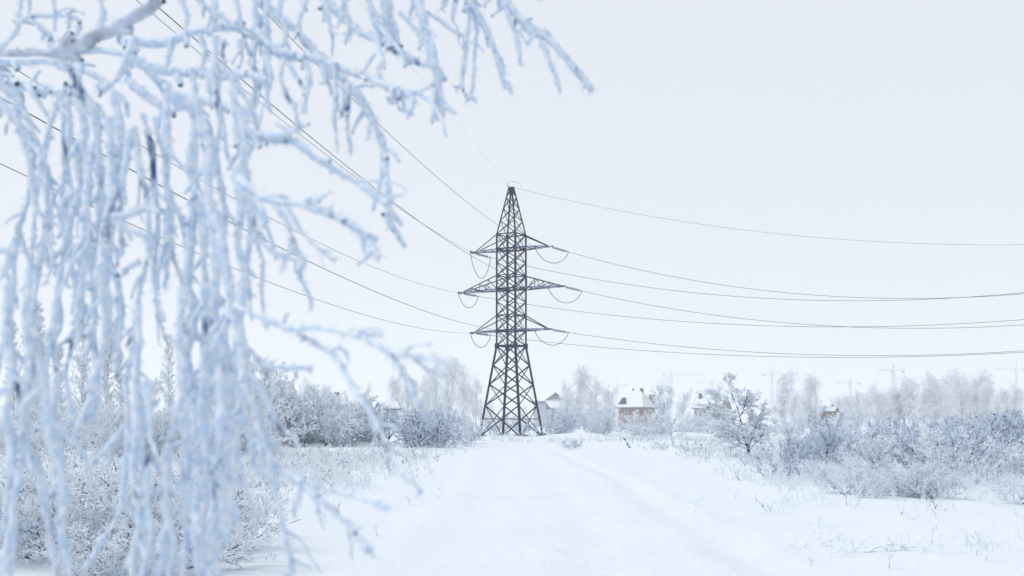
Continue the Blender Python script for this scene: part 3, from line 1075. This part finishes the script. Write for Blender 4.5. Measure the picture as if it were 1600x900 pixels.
for x, top, d, lab in ((1222, 580, 290, "left tree of the tall drooping birch pair"), (1262, 582, 300, "right tree of the tall drooping birch pair"),
                       (1241, 612, 280, "shorter birch between the tall drooping pair")):
    put(pick(BIRCH), "birch_tree", lab, "tree", x, d, hgt(top, d), 10.5, None, 1.05, TP)
for i in range(26):
    x = rng.uniform(960, 1330); d = rng.uniform(95, 200)
    k = pick(FAR) if rng.random() < .5 else pick(WILLOW)
    low = 955 < x < 1040 or 1085 < x < 1235
    put(k, "frosted_shrub", "pale frosted shrub in the hazy band before the houses", "shrub", x, d, rng.uniform(1.1, 1.7) if low else rng.uniform(1.8, 3.4), 2.0 if k in FAR else 3.0, "shrubs before the houses", 1.4)
for i, (x, d, top) in enumerate(((1092, 150, 640), (1108, 140, 652), (1120, 155, 640))):
    put(FAR[i % 3] if i % 2 else WILLOW[i % 3], "frosted_shrub", "tall frosted shrub screening the gabled brick house", "shrub", x, d, hgt(top, d), 2.0 if i % 2 else 3.0, "shrubs screening the gabled brick house", 1.3)
# distant wood on the right
for i in range(22):
    x = 1318 + i * 12.6 + rng.uniform(-5, 5)
    top = np.interp(x, [1318, 1350, 1385, 1440, 1482, 1530, 1560, 1600], [620, 606, 602, 588, 574, 586, 606, 590]) + rng.uniform(-4, 12)
    d = rng.uniform(330, 420)
    put(pick(BIRCH), "wood_birch", "hazy frosted birch in the distant wood on the right", "tree", x, d, hgt(top, d), 10.5, "birches of the distant wood", 1.25, TP)
# far pale belt of trees
for i in range(30):
    x = rng.uniform(-40, 1640); d = rng.uniform(600, 800)
    put(pick(BIRCH), "far_birch", "barely visible pale tree on the foggy horizon", "tree", x, d, rng.uniform(11, 19), 10.5, "trees on the foggy horizon", 1.1, TP)

# --- right thicket
for i in range(60):
    d = rng.uniform(27, 58)
    xmin = np.interp(d, [25, 35, 58], [1330, 1245, 1255])
    x = rng.uniform(xmin, 1660)
    top = np.interp(x, [1240, 1300, 1380, 1460, 1600], [684, 660, 642, 634, 632]) + rng.uniform(-3, 13) + np.interp(d, [27, 40, 58], [34, 12, 0])
    h = max(hgt(top, d), 0.8)
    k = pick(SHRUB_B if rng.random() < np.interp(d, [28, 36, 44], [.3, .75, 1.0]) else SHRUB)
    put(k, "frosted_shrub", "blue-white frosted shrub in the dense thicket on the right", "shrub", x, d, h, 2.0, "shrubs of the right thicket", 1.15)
for i in range(20):
    d = rng.uniform(20.5, 30)
    put(pick(SHRUB), "frosted_shrub", "low white frosted bush along the front edge of the right thicket", "shrub", 1285 + i * 18 + rng.uniform(-12, 12), d, rng.uniform(0.4, 1.05), 2.0, "front bushes of the right thicket", 1.4)
put((TREE_D[1]), "bare_tree", "small dark stemmed tree at the left end of the right thicket", "tree", 1288, 32, 1.75, 4.6, None, 1.1, TP)
put(SHRUB_B[2], "frosted_shrub", "thin upright shrub left of the small dark stemmed tree", "shrub", 1222, 38, 1.35, 2.0, None, 0.9)
put(SHRUB_B[3], "frosted_shrub", "flattened frosted bush with a dark hollow below the spreading tree", "shrub", 1208, 31, 0.7, 2.0, None, 2.0)
put(SHRUB[3], "frosted_shrub", "low frosted bush under the spreading tree", "shrub", 1165, 44, 0.75, 2.0, None, 1.6)

# --- near tangle at the lower left
for x, d, h, lab in ((165, 13.0, 1.15, "dark tangled frosted bush seen through the hanging twigs at lower left"),
                     (250, 12.2, 1.0, "tangled frosted bush right of the darkest one at lower left"),
                     (85, 12.4, 0.85, "low tangled bush at lower left below the twigs"),
                     (205, 11.3, 0.6, "nearest low tangled bush at the bottom edge"),
                     (325, 13.5, 0.85, "loose frosted bush behind the thick twig bundle"),
                     (125, 14.6, .9, "taller frosted bush behind the dark tangle at lower left"),
                     (285, 14.8, .85, "taller frosted bush behind the right end of the tangle at lower left"),
                     (30, 13.6, 0.9, "frosted bush at the left edge below the twigs"),
                     (135, 11.2, 0.55, "lowest tangled bush left of the nearest one at the bottom edge")):
    put(TANGLE[int(x) % 2], "tangled_bush", lab, "bush", x, d, h, 1.7, None, 1.45)


# --- single sticks and weeds
def stick(name, label, P, r, mat=M_WOOD, twigs=10, seed=1, L=(0.06, 0.22), cat="branch"):
    r_ = np.random.default_rng(seed)
    P = np.array(P)
    t = np.linspace(0, 1, 24)
    k = np.linspace(0, 1, len(P))
    Pp = np.stack([np.interp(t, k, P[:, i]) for i in range(3)], 1)
    Pp += np.cumsum(r_.normal(size=Pp.shape), 0) * r * 0.12
    o0 = Pp[0].copy()
    o = thing(name, label, cat, tuple(o0))
    Pp = (Pp - o0)[None]
    V, Q = sweep(Pp, r * np.linspace(1, .4, 24)[None], 6, .2, r_)
    link("stem", mesh_np("stem", V, Q, True), mat, o)
    if twigs:
        T, RT = grow(r_, Pp, twigs, .1, 1, (25, 60), L, 5, 0.1, .15, r * .5)
        N2, R2 = grow(r_, T, 5, .1, 1, (25, 60), (L[0] * .4, L[1] * .5), 3, 0, .1, r * .35)
        V, Q = join([sweep(T, RT, 4), sweep(N2, R2, 3)])
        link("twigs", mesh_np("twigs", V, Q), M_WEED, o)
    return o


def gp(x, y, up=0.0):
    d = dist(y)
    X = (x - 800) * d / F
    return np.array([X, d, g(X, d) + up])


stick("leaning_post", "short grey wooden post leaning over in the snow right of centre", [gp(985, 700, -.1), gp(985, 700, .25) + [-.15, 0, 0], gp(985, 700, .62) + [-.42, 0, 0]], .09, M_WOOD, 0, cat="post")
stick("leaning_stick", "thin dark stick standing alone in the snow right of the track", [gp(1084, 802), gp(1084, 802, .13) + [.05, 0, 0], gp(1084, 802, .27) + [.11, 0, 0]], .009, M_STEM, 9, 4)
stick("bent_branch", "frosted branch arched over the snow at lower right", [gp(1352, 868), gp(1372, 866, .07), gp(1400, 866, .10), gp(1428, 868, .04)], .022, M_WEED, 12, 5)
stick("fallen_branch", "upper frosted branch lying sideways beyond the twig curtain at lower left", [gp(352, 800, .15), gp(390, 800, .22), gp(440, 800, .3)], .022, M_WEED, 12, 6)
stick("fallen_branch", "middle frosted branch lying sideways beyond the twig curtain at lower left", [gp(350, 845, .25), gp(400, 845, .23), gp(455, 845, .22)], .02, M_WEED, 10, 7)
stick("fallen_branch", "lowest frosted branch lying sideways beyond the twig curtain at lower left", [gp(355, 880, .1), gp(390, 880, .06), gp(450, 880, .12)], .016, M_WEED, 8, 8)
WEEDS = [(1397, 790, .5), (1412, 815, .35), (1450, 800, .45), (1462, 838, .3), (1455, 862, .25), (1330, 800, .4), (1345, 790, .45), (1290, 770, .4), (1525, 880, .28), (1540, 890, .25),
         (1312, 850, .15), (1390, 895, .2), (1265, 885, .1), (1588, 815, .4), (1180, 790, .25), (1150, 780, .2), (1223, 800, .2), (640, 790, .2), (590, 840, .22), (510, 820, .2), (690, 770, .3), (470, 800, .25), (685, 780, .28)]
for i, (x, y, h) in enumerate(WEEDS):
    b = gp(x, y)
    o = stick("dry_weed", "single dry frosted weed stalk poking through the smooth snow", [b, b + [rng.uniform(-.03, .03), 0, h * .5], b + [rng.uniform(-.06, .06), 0, h * .8]], .0045, M_STEM, 12, 30 + i, (0.03, 0.12), "weed")
    o["group"] = "lone weed stalks"

# ------------------------------------------------------------------ weeds and grass over the rough ground (uncountable)
def weed_field(name, label, xy, hrange, seed, stems=4, needles=4, rr=0.007, mat=None):
    r = np.random.default_rng(seed)
    n = len(xy)
    base = np.stack([xy[:, 0], xy[:, 1], gh(xy[:, 0], xy[:, 1]) - .02], 1)
    base = np.repeat(base, stems, 0)
    m = len(base)
    base[:, :2] += r.normal(size=(m, 2)) * 0.07
    hh = r.uniform(*hrange, m)[:, None]
    lean = r.normal(size=(m, 3)) * 0.35; lean[:, 2] = 1
    P = np.stack([base, base + lean * hh * .55, base + lean * hh * np.array([1.25, 1.25, 1.0])], 1)
    sc_ = np.clip(base[:, 1] / 30, 0.8, 2.6)
    R = rr * sc_[:, None] * np.array([1, .8, .5])[None]
    T, RT = grow(r, P, needles, .25, 1.0, (25, 70), (0.05, 0.16), 2, 0, 0, rr, .5)
    RT = RT * np.repeat(sc_, needles)[:, None]
    V, Q = join([sweep(P, R), sweep(T, RT)])
    tag(link(name, mesh_np(name, V, Q), mat or M_WEED), label, "weeds", None, "stuff")


def scatter(n, xr, dr, seed, power=1.0, keep=None):
    r = np.random.default_rng(seed)
    d = dr[0] + (dr[1] - dr[0]) * r.random(n) ** power
    x = (r.uniform(xr[0], xr[1], n) - 800) * d / F
    ok = ~in_track(x, d)
    lo = np.maximum(np.interp(d, *TL) - x, x - np.interp(d, *TR))
    ok &= (r.random(n) < np.clip((lo + 0.7 * vnoise(x * 4, d * 4, 23)) / 3.2, 0.02, 1.0)) | (d > 88)
    # patchy
    ok &= vnoise(x * 2.2, d * 2.2, 17) + r.normal(size=n) * .5 > -0.25
    if keep is not None: ok &= keep(x, d)
    return np.stack([x[ok], d[ok]], 1)


weed_field("dry_weeds", "frosted dry weeds covering the rough ground left of the track", scatter(4200, (380, 800), (26, 78), 61), (0.08, 0.30), 62)
weed_field("dry_weeds", "frosted dry weeds on the snow behind the hanging twigs", scatter(1700, (-40, 420), (14, 70), 63), (0.10, 0.35), 64)
weed_field("dry_weeds", "frosted dry weeds covering the rough ground right of the track", scatter(4200, (980, 1640), (24, 80), 65), (0.08, 0.30), 66)
weed_field("dry_weeds", "frosted grass tufts around the feet of the pylon and heaps", scatter(900, (720, 1250), (78, 112), 67), (0.12, 0.45), 68)
weed_field("dark_grass", "dark dry grass tips scattered through the frosted weeds left of the track", scatter(1900, (-40, 790), (16, 84), 71), (0.08, 0.34), 72, 2, 2, .006, M_DARKWEED)
weed_field("dark_grass", "dark dry grass tips scattered through the frosted weeds right of the track", scatter(1300, (880, 1640), (16, 90), 73), (0.08, 0.34), 74, 2, 2, .006, M_DARKWEED)
weed_field("tall_weeds", "tall frosted weeds along the front of the right thicket", scatter(800, (1190, 1640), (19, 30), 75), (0.12, 0.5), 76, 4, 5, .007)
weed_field("sparse_weeds", "sparse frosted grass tips in the near snow at right", scatter(650, (1180, 1640), (13, 25), 69), (0.06, 0.28), 70, 3, 4, .006)

# ------------------------------------------------------------------ the near birch whose twigs hang into the view
TRX, TRY = -2.7, 2.1
bt = thing("near_birch_tree", "rime covered birch with long hanging twigs close in front at left", "tree", (TRX, TRY, 0.0))
rg2 = np.random.default_rng(99)


def spline(P, n):
    P = np.asarray(P, float)
    if len(P) == 2:
        P = np.array([P[0], (P[0] + P[1]) / 2, P[1]])
    ext = np.vstack([2 * P[0] - P[1], P, 2 * P[-1] - P[-2]])
    seg = len(P) - 1
    t = np.linspace(0, seg, n)
    i = np.minimum(t.astype(int), seg - 1)
    u = (t - i)[:, None]
    a, b, c, d = ext[i], ext[i + 1], ext[i + 2], ext[i + 3]
    return 0.5 * ((2 * b) + (-a + c) * u + (2 * a - 5 * b + 4 * c - d) * u ** 2 + (-a + 3 * b - 3 * c + d) * u ** 3)


def strand(w, d, pts, name="hanging_twig", mat=None, taper=0.62, spurs=1.0, parent=None, lump=0.13):
    d0, d1 = d if isinstance(d, tuple) else (d, d)
    n0 = len(pts)
    pw = np.array([pix(x, y, d0 + (d1 - d0) * i / max(n0 - 1, 1)) for i, (x, y) in enumerate(pts)])
    ln = np.linalg.norm(np.diff(pw, axis=0), axis=1).sum()
    n = int(np.clip(ln / 0.0055, 10, 330))
    P = spline(pw, n)
    r0 = w * 0.5 * (d0 + d1) / 2 / F
    # wandering of the twig and uneven rime
    s = np.arange(n) * ln / n
    for f, a in ((9, .0022), (23, .0013), (61, .0007)):
        ph = rg2.uniform(0, 6.28, 3)
        P += np.stack([np.sin(s * f + ph[k]) for k in range(3)], 1) * a * (w / 12) ** .5
    rad = r0 * np.linspace(1.0, taper, n)
    rad *= 1 + lump / .13 * (0.16 * np.sin(s * 47 + rg2.uniform(0, 6)) + 0.13 * np.sin(s * 113 + rg2.uniform(0, 6)) + rg2.normal(size=n) * .06)
    rad[-3:] *= np.array([.95, .75, .35])[-len(rad[-3:]):]
    P -= np.array([TRX, TRY, 0])
    parts = [sweep(P[None], rad[None], 9, lump, rg2)]
    ns = int(ln / 0.045 * spurs)
    if ns > 0:
        S, RS = grow(rg2, P[None], ns, .03, .99, (25, 62), (.012, .045), 6, -0.9, .16, r0 * .62, .7, 0)
        parts.append(sweep(S, RS, 6, .18, rg2))
        if ns > 3:
            S2, RS2 = grow(rg2, P[None], max(1, ns // 4), .1, .95, (20, 45), (.05, .13), 12, -1.5, .14, r0 * .55, .6, 0)
            parts.append(sweep(S2, RS2, 7, .18, rg2))
    # rime crystals standing off the twig
    nn = int(ln / 0.0032 * (1.0 if spurs >= 1 else .25))
    X, RX = grow(rg2, P[None], nn, 0, 1, (40, 85), (r0 + .002, r0 + .0075), 2, 0, 0, 0.0013, .35, 0)
    parts.append(sweep(X, RX, 3))
    V, Q = join(parts)
    return link(name, mesh_np(name, V, Q, True), mat or M_NEAR, parent or bt)


# trunk out of the picture on the left, then the limbs that carry the curtain
zt = np.linspace(-0.1, 6.5, 26)
TP_ = np.stack([0.05 * np.sin(zt * .9), 0.04 * np.cos(zt * 1.1), zt], 1)[None]
V, Q = sweep(TP_, np.linspace(.17, .05, 26)[None], 14, .05, rg2)
link("trunk", mesh_np("trunk", V, Q, True), M_BIRCHBARK, bt)
LIMBS = [
    (27, (2.1, 2.2), [(-1480, 330), (-700, 170), (-300, 110), (-80, 102), (0, 94), (50, 88), (90, 80), (130, 70), (165, 54), (200, 30), (240, 0), (290, -50), (350, -90), (500, -110), (700, -80), (800, -60)]),
    (14, (2.1, 2.0), [(-150, 102), (0, 97), (45, 97), (90, 100), (130, 108), (155, 118), (180, 140), (200, 165)]),
    (19, (2.1, 1.9), [(-1480, 420), (-700, 230), (-200, 130), (-40, 118), (0, 128), (25, 137), (60, 138), (95, 144), (120, 150), (150, 170), (160, 200)]),
    (14, (2.2, 2.1), [(60, 88), (90, 77), (130, 79), (165, 81), (195, 84), (215, 78)]),
    (17, (2.0, 1.9), [(190, 60), (215, 62), (260, 62), (300, 50), (345, 45), (380, 52), (430, 85), (470, 95)]),
    (18, (2.0, 1.85), [(205, 95), (235, 108), (290, 112), (340, 114), (390, 113), (420, 125)]),
]
for w, d, p in LIMBS:
    strand(w, d, p, "limb", M_LIMB if w > 20 else M_NEAR, .6, .5, None, .05)
T = []
A = T.append
# top left sprig
for q in [(9, 2.0, [(-10, 82), (10, 65), (25, 45), (28, 20), (36, -20)]), (9, 2.0, [(24, 38), (45, 25), (80, 24), (110, 25), (125, 32), (122, 48), (117, 60)]),
          (8, 2.0, [(38, 30), (55, 38), (72, 48), (80, 60), (76, 76)]), (7, 2.0, [(80, -15), (85, 10), (87, 30), (88, 46)]), (7, 2.0, [(46, 25), (47, 0), (52, -20)]),
          (9, 2.0, [(60, 42), (66, 52), (60, 66)]), (7, 2.0, [(107, 27), (107, 46)]), (11, 2.0, [(156, -20), (160, 12), (161, 28), (158, 44)]),
          # hook
          (14, 1.95, [(214, 60), (200, 90), (190, 110), (178, 128), (165, 137), (152, 132)]),
          (15, 1.9, [(95, 100), (112, 110), (122, 130), (135, 150), (150, 175), (160, 210)]),
          (14, 1.9, [(205, 88), (225, 100), (240, 120), (262, 130)]),
          (14, 1.9, [(195, 125), (225, 150), (260, 165), (290, 165), (310, 180), (322, 215), (328, 260)])]:
    A(q)
# column a, far left
for q in [(10, 1.7, [(5, 135), (20, 165), (30, 195), (45, 222), (50, 260), (47, 300), (35, 340), (27, 380), (22, 430), (18, 480), (6, 530), (-5, 600)]),
          (11, 1.75, [(25, 145), (40, 175), (52, 200), (64, 240), (76, 268), (78, 300), (75, 350), (68, 390), (60, 430), (50, 480), (42, 540), (38, 600)]),
          (8, 1.7, [(88, 150), (85, 175), (77, 195), (74, 222), (66, 250), (58, 285), (55, 330), (52, 380), (48, 440), (45, 490), (48, 540), (40, 600), (28, 690)]),
          (10, 1.55, [(0, 150), (12, 170), (28, 195), (36, 215), (44, 240), (52, 290), (60, 330), (72, 345), (80, 380), (85, 410), (70, 450)]),
          (12, 1.5, [(28, 375), (22, 400), (8, 395), (-10, 392)]), (11, 1.5, [(25, 400), (12, 420), (0, 436), (-10, 445)]),
          (17, 1.3, [(20, 440), (15, 510), (20, 580), (8, 650), (14, 720), (6, 800), (12, 920)]),
          (15, 1.3, [(45, 420), (40, 500), (44, 560), (32, 640), (30, 720), (22, 790), (26, 860), (20, 930)]),
          (15, 1.35, [(50, 560), (42, 640), (40, 690), (55, 720), (66, 760), (70, 800), (78, 850), (98, 910)]),
          (8, 1.7, [(28, 360), (38, 390), (50, 420)]), (8, 1.7, [(78, 345), (62, 400), (50, 430)])]:
    A(q)
# column b
for q in [(13, 1.7, [(118, 160), (130, 200), (120, 250), (124, 300), (110, 340), (97, 390), (90, 440), (85, 500), (80, 545), (74, 600), (82, 660), (86, 720)]),
          (15, 1.65, [(148, 180), (155, 240), (160, 300), (152, 360), (146, 420), (150, 480), (150, 540), (154, 600), (148, 645)]),
          (15, 1.6, [(165, 180), (170, 240), (175, 300), (166, 350), (160, 420), (170, 480), (164, 540)]),
          (13, 1.7, [(180, 150), (190, 220), (185, 280), (180, 330), (170, 400), (180, 440), (185, 500), (178, 575)]),
          (11, 1.75, [(100, 155), (112, 200), (105, 250), (110, 300), (102, 350), (106, 400), (115, 440), (120, 480), (110, 540), (100, 590), (110, 640), (116, 672)]),
          (12, 1.7, [(135, 170), (130, 230), (140, 280), (135, 330), (130, 400), (124, 450), (130, 510)]),
          (10, 1.8, [(112, 150), (104, 200), (102, 260), (96, 310), (94, 350), (100, 390), (92, 430), (85, 460)]),
          (14, 1.5, [(172, 340), (200, 335), (240, 318)]), (12, 1.5, [(176, 345), (210, 362), (248, 385)]),
          (14, 1.45, [(160, 380), (158, 450), (165, 500), (160, 560), (148, 610), (150, 650)]),
          (11, 1.6, [(205, 200), (198, 250), (190, 300), (186, 350), (190, 400)]),
          (18, 1.3, [(60, 560), (72, 620), (75, 680), (90, 730), (95, 780), (88, 830), (110, 910)]),
          (14, 1.4, [(90, 580), (88, 640), (92, 700), (98, 750), (95, 810)]),
          (11, 1.6, [(145, 220), (138, 300), (142, 360), (130, 430), (118, 480), (122, 540)]),
          (9, 1.6, [(112, 300), (98, 320), (92, 352)])]:
    A(q)
# column c
for q in [(10, 1.6, [(212, 200), (216, 240), (222, 280), (230, 320), (232, 380), (225, 420), (215, 470), (206, 530), (197, 600), (197, 680), (195, 750), (184, 810), (160, 850), (132, 895)]),
          (13, 1.4, [(215, 480), (221, 540), (214, 590), (222, 650), (218, 720), (226, 800), (220, 920)]),
          (10, 1.7, [(225, 180), (238, 240), (240, 300), (245, 360), (240, 420), (243, 470), (250, 512)]),
          (16, 1.3, [(208, 590), (212, 660), (206, 730), (214, 800), (205, 860), (210, 930)]),
          (13, 1.3, [(228, 600), (232, 680), (228, 760), (236, 840), (228, 930)]),
          (9, 1.6, [(192, 665), (175, 690), (158, 710), (143, 727)]), (9, 1.7, [(222, 410), (205, 420), (195, 435)]),
          (9, 1.7, [(258, 330), (258, 380), (262, 420), (258, 452)]), (9, 1.7, [(240, 180), (250, 215), (262, 250), (265, 290), (280, 330), (290, 370), (300, 440)])]:
    A(q)
# column d, the thickest bundle
for q in [(20, 1.55, [(275, 150), (300, 160), (318, 195), (326, 240), (325, 300), (331, 360), (335, 420), (330, 480), (336, 540), (330, 600), (324, 660), (330, 720), (336, 780), (330, 840), (335, 920)]),
          (16, 1.6, [(308, 190), (302, 250), (306, 310), (300, 370), (296, 430), (300, 490), (290, 550), (300, 620), (305, 680), (295, 740), (302, 810), (312, 910)]),
          (17, 1.45, [(340, 330), (348, 400), (355, 460), (346, 530), (350, 600), (360, 660), (356, 720), (364, 780), (352, 850)]),
          (17, 1.4, [(292, 450), (285, 520), (291, 590), (272, 650), (256, 720), (262, 800), (245, 910)]),
          (15, 1.5, [(316, 440), (318, 540), (312, 640), (319, 720), (310, 800), (316, 910)]),
          (12, 1.7, [(340, 60), (335, 120), (342, 180), (336, 240), (345, 300), (350, 350), (342, 400)]),
          (13, 1.65, [(262, 130), (258, 190), (266, 230), (262, 280), (272, 330), (268, 390), (285, 440), (292, 480)]),
          (12, 1.5, [(300, 520), (282, 540), (278, 565), (284, 620)]),
          (16, 1.35, [(340, 560), (345, 640), (340, 700), (350, 780), (340, 860), (348, 920)]),
          (15, 1.35, [(280, 640), (288, 700), (280, 770), (290, 840), (282, 910)]),
          (12, 1.6, [(312, 300), (322, 360), (318, 420), (326, 470), (320, 520)]),
          (11, 1.6, [(350, 420), (362, 470), (352, 520), (362, 560), (372, 610)]),
          (11, 1.6, [(290, 260), (300, 300), (310, 340), (318, 400)]),
          (16, 1.3, [(262, 720), (258, 790), (266, 850), (258, 930)]),
          (13, 1.35, [(318, 660), (322, 740), (314, 820), (322, 920)])]:
    A(q)
# column e
for q in [(15, 1.55, [(372, 170), (380, 230), (373, 275), (379, 325), (375, 380), (384, 430), (378, 480), (372, 540), (370, 590), (384, 650), (394, 700), (404, 745)]),
          (12, 1.65, [(358, 110), (365, 170), (372, 225), (385, 270), (390, 320), (392, 370), (388, 420), (396, 470)]),
          (8, 1.6, [(395, 330), (402, 380), (412, 410), (412, 450), (415, 492)]),
          (15, 1.35, [(360, 480), (375, 540), (382, 600), (398, 650), (405, 700), (412, 730)]),
          (11, 1.35, [(400, 660), (415, 700), (424, 740), (438, 795), (450, 850), (456, 890), (448, 900)]),
          (14, 1.4, [(385, 430), (378, 500), (384, 570), (376, 640), (368, 700), (378, 760)]),
          (10, 1.7, [(345, 100), (380, 140), (400, 180), (402, 215), (385, 250)])]:
    A(q)
# horizontal shoots to the right
for q in [(13, (1.6, 1.5), [(378, 200), (400, 206), (430, 210), (460, 203), (470, 196)]), (13, (1.6, 1.5), [(380, 205), (410, 213), (440, 219), (462, 221), (490, 245), (530, 268), (560, 290), (588, 312), (606, 318)]),
          (9, 1.55, [(430, 190), (445, 202), (458, 218)]),
          (17, (1.5, 1.35), [(372, 280), (400, 300), (440, 317), (480, 322), (520, 338), (555, 364), (580, 390), (588, 404)]), (8, 1.45, [(478, 319), (500, 312), (519, 297)]),
          (12, 1.45, [(425, 318), (448, 345), (458, 378), (475, 408), (472, 430), (492, 468)]), (8, 1.45, [(408, 312), (420, 340), (416, 358)]), (6, 1.4, [(450, 325), (475, 365), (500, 390), (525, 410)]),
          (9, 1.45, [(398, 365), (430, 390), (465, 405)]), (9, 1.45, [(458, 380), (448, 400), (440, 420)]),
          (11, (1.4, 1.2), [(370, 482), (410, 497), (450, 512), (500, 510), (565, 524), (608, 552), (632, 590), (652, 630)]),
          (9, (1.25, 1.2), [(600, 545), (640, 556), (670, 562), (712, 573)]), (11, (1.35, 1.2), [(468, 516), (520, 555), (550, 600), (590, 665), (622, 725), (656, 772)]),
          (7, 1.3, [(555, 522), (578, 524), (598, 525)]), (7, 1.3, [(515, 552), (535, 548), (548, 570)]), (10, 1.35, [(408, 497), (412, 505), (418, 515)]),
          (9, 1.3, [(395, 562), (430, 577), (460, 577), (492, 576)]),
          (13, (1.4, 1.25), [(402, 690), (425, 720), (462, 750), (500, 785), (540, 822), (575, 866)]), (10, (1.3, 1.2), [(480, 755), (520, 763), (560, 773), (612, 793)]), (9, 1.35, [(474, 760), (466, 785), (462, 810)]),
          (13, 1.35, [(380, 560), (395, 590), (415, 620), (428, 650), (440, 680)])]:
    A(q)
# upper right sprays
for q in [(15, (2.0, 1.8), [(350, -95), (385, -20), (425, 15), (460, 48), (490, 80), (515, 105), (545, 130), (570, 165), (588, 200), (600, 240), (608, 290), (610, 330), (614, 362)]),
          (14, (1.9, 1.8), [(395, 45), (430, 78), (480, 92), (520, 106), (560, 120), (600, 135), (636, 146), (648, 158), (640, 182)]),
          (14, (2.0, 1.9), [(480, -100), (500, -20), (530, 20), (560, 48), (600, 65), (640, 92), (678, 106)]),
          (18, (2.0, 1.9), [(620, -90), (640, -20), (655, 20), (666, 60), (676, 95), (683, 120), (685, 145), (692, 184)]), (22, 2.0, [(590, -100), (600, -30), (606, 15), (614, 50), (621, 85)]),
          (15, 1.95, [(560, -100), (575, -10), (590, 30), (600, 60), (608, 75)]),
          (9, 2.0, [(690, -80), (726, -20), (732, 20), (730, 60), (724, 95), (720, 128), (711, 134)]), (13, 2.0, [(700, -80), (725, -10), (745, 25), (760, 50), (773, 78), (784, 104), (790, 126), (799, 139)]),
          (7, 2.0, [(738, 15), (741, 35), (742, 60), (740, 92), (739, 122), (735, 152), (729, 157)]), (6, 2.0, [(736, 150), (741, 156), (747, 163)]), (6, 2.0, [(789, 125), (785, 136)]),
          (15, 2.0, [(760, -65), (780, -15), (803, 18), (832, 47), (862, 66), (886, 96), (912, 124), (922, 143)]), (9, 2.0, [(843, 56), (857, 92), (868, 118), (876, 144)]), (9, 2.0, [(784, -5), (796, 28), (806, 56), (813, 82), (812, 102)]),
          (8, 2.0, [(834, 45), (828, 58), (821, 70)]), (8, 2.0, [(822, 38), (812, 50)]), (10, 2.0, [(790, -20), (786, 8), (779, 18)]), (8, 2.0, [(912, 122), (914, 134), (909, 138)]),
          (8, 2.0, [(668, 20), (690, 34), (708, 48), (726, 60)]), (9, 2.0, [(716, -20), (712, 10), (708, 32)]), (10, 2.0, [(700, -20), (698, 0), (690, 14)]), (10, 2.0, [(768, -20), (762, 0), (756, 10)]), (8, 2.0, [(845, -20), (843, 0)]),
          (7, 1.9, [(626, 20), (642, 36), (655, 55), (660, 75)]), (7, 1.9, [(648, 15), (656, 35), (658, 60), (653, 78)]),
          (8, 1.85, [(522, 105), (525, 150), (522, 190), (526, 242)]), (10, 1.85, [(542, 130), (545, 170), (546, 205), (551, 242)]), (9, 1.85, [(580, 185), (576, 200), (573, 222)]),
          (8, 1.85, [(445, 88), (440, 120), (450, 150), (462, 165), (466, 190), (474, 200)]), (10, 1.85, [(480, 95), (484, 130), (479, 160), (478, 178)]), (8, 1.85, [(414, 70), (425, 120), (418, 150), (424, 180)]),
          (9, 1.85, [(500, 100), (505, 125), (500, 132)]), (8, 1.85, [(600, 90), (590, 110), (600, 130)]), (7, 1.85, [(620, 140), (624, 165), (630, 170)]), (7, 1.85, [(655, 145), (662, 140), (680, 135)]),
          (7, 1.85, [(606, 150), (608, 156), (614, 164)]), (8, 1.85, [(588, 85), (578, 100), (568, 116)]),
          (10, 1.9, [(440, -20), (435, 20), (445, 50), (438, 80)]), (10, 1.9, [(470, -30), (475, 10), (468, 40), (478, 75)]), (10, 1.9, [(540, -60), (535, 0), (545, 40), (540, 65)]), (9, 1.9, [(510, -60), (505, -10), (512, 30), (520, 60)]),
          (10, 1.9, [(300, -20), (318, 12), (345, 28), (372, 46), (398, 60)]), (10, 1.9, [(330, -40), (335, 10), (330, 40), (322, 60)]), (10, 1.9, [(280, -10), (292, 20), (290, 50)]), (9, 1.9, [(366, -20), (372, 20), (380, 60), (392, 90), (398, 110)]),
          (9, 1.9, [(400, -40), (396, 10), (402, 50), (396, 100), (402, 140), (398, 170)]), (10, 1.9, [(420, -30), (418, 30), (424, 70), (414, 110), (418, 150)]),
          (9, 1.9, [(300, 110), (306, 150), (298, 180), (305, 205)]), (9, 1.9, [(325, 112), (330, 150), (345, 190), (352, 240), (362, 270)]), (9, 1.9, [(370, 115), (366, 150), (374, 175), (368, 205)]), (9, 1.9, [(398, 112), (404, 140), (396, 168), (386, 182)]),
          (8, 1.9, [(350, 60), (345, 85), (352, 105)]), (8, 1.9, [(375, 60), (380, 85), (374, 110)]), (9, 1.9, [(310, 55), (318, 80), (312, 108)]), (9, 1.9, [(270, 62), (262, 88), (258, 112)])]:
    A(q)
for w, d, p in T:
    strand(w * (1.02 if (d if not isinstance(d, tuple) else d[1]) > 1.45 else 0.9), d, p)

# ------------------------------------------------------------------ haze
hb_ = MB()
hb_.box((0, 1700, 64), (7800, 4600, 132))
hm = bpy.data.materials.new("winter_haze")
hm.use_nodes = True
nt = hm.node_tree
nt.nodes.clear()
out = nt.nodes.new("ShaderNodeOutputMaterial")
pv = nt.nodes.new("ShaderNodeVolumePrincipled")
pv.inputs['Color'].default_value = (0.97, 0.985, 1.0, 1)
pv.inputs['Density'].default_value = 0.00078
pv.inputs['Anisotropy'].default_value = 0.2
nt.links.new(pv.outputs[0], out.inputs['Volume'])
tag(hb_.build("haze", hm), "pale winter haze over the whole field", None, None, "stuff")
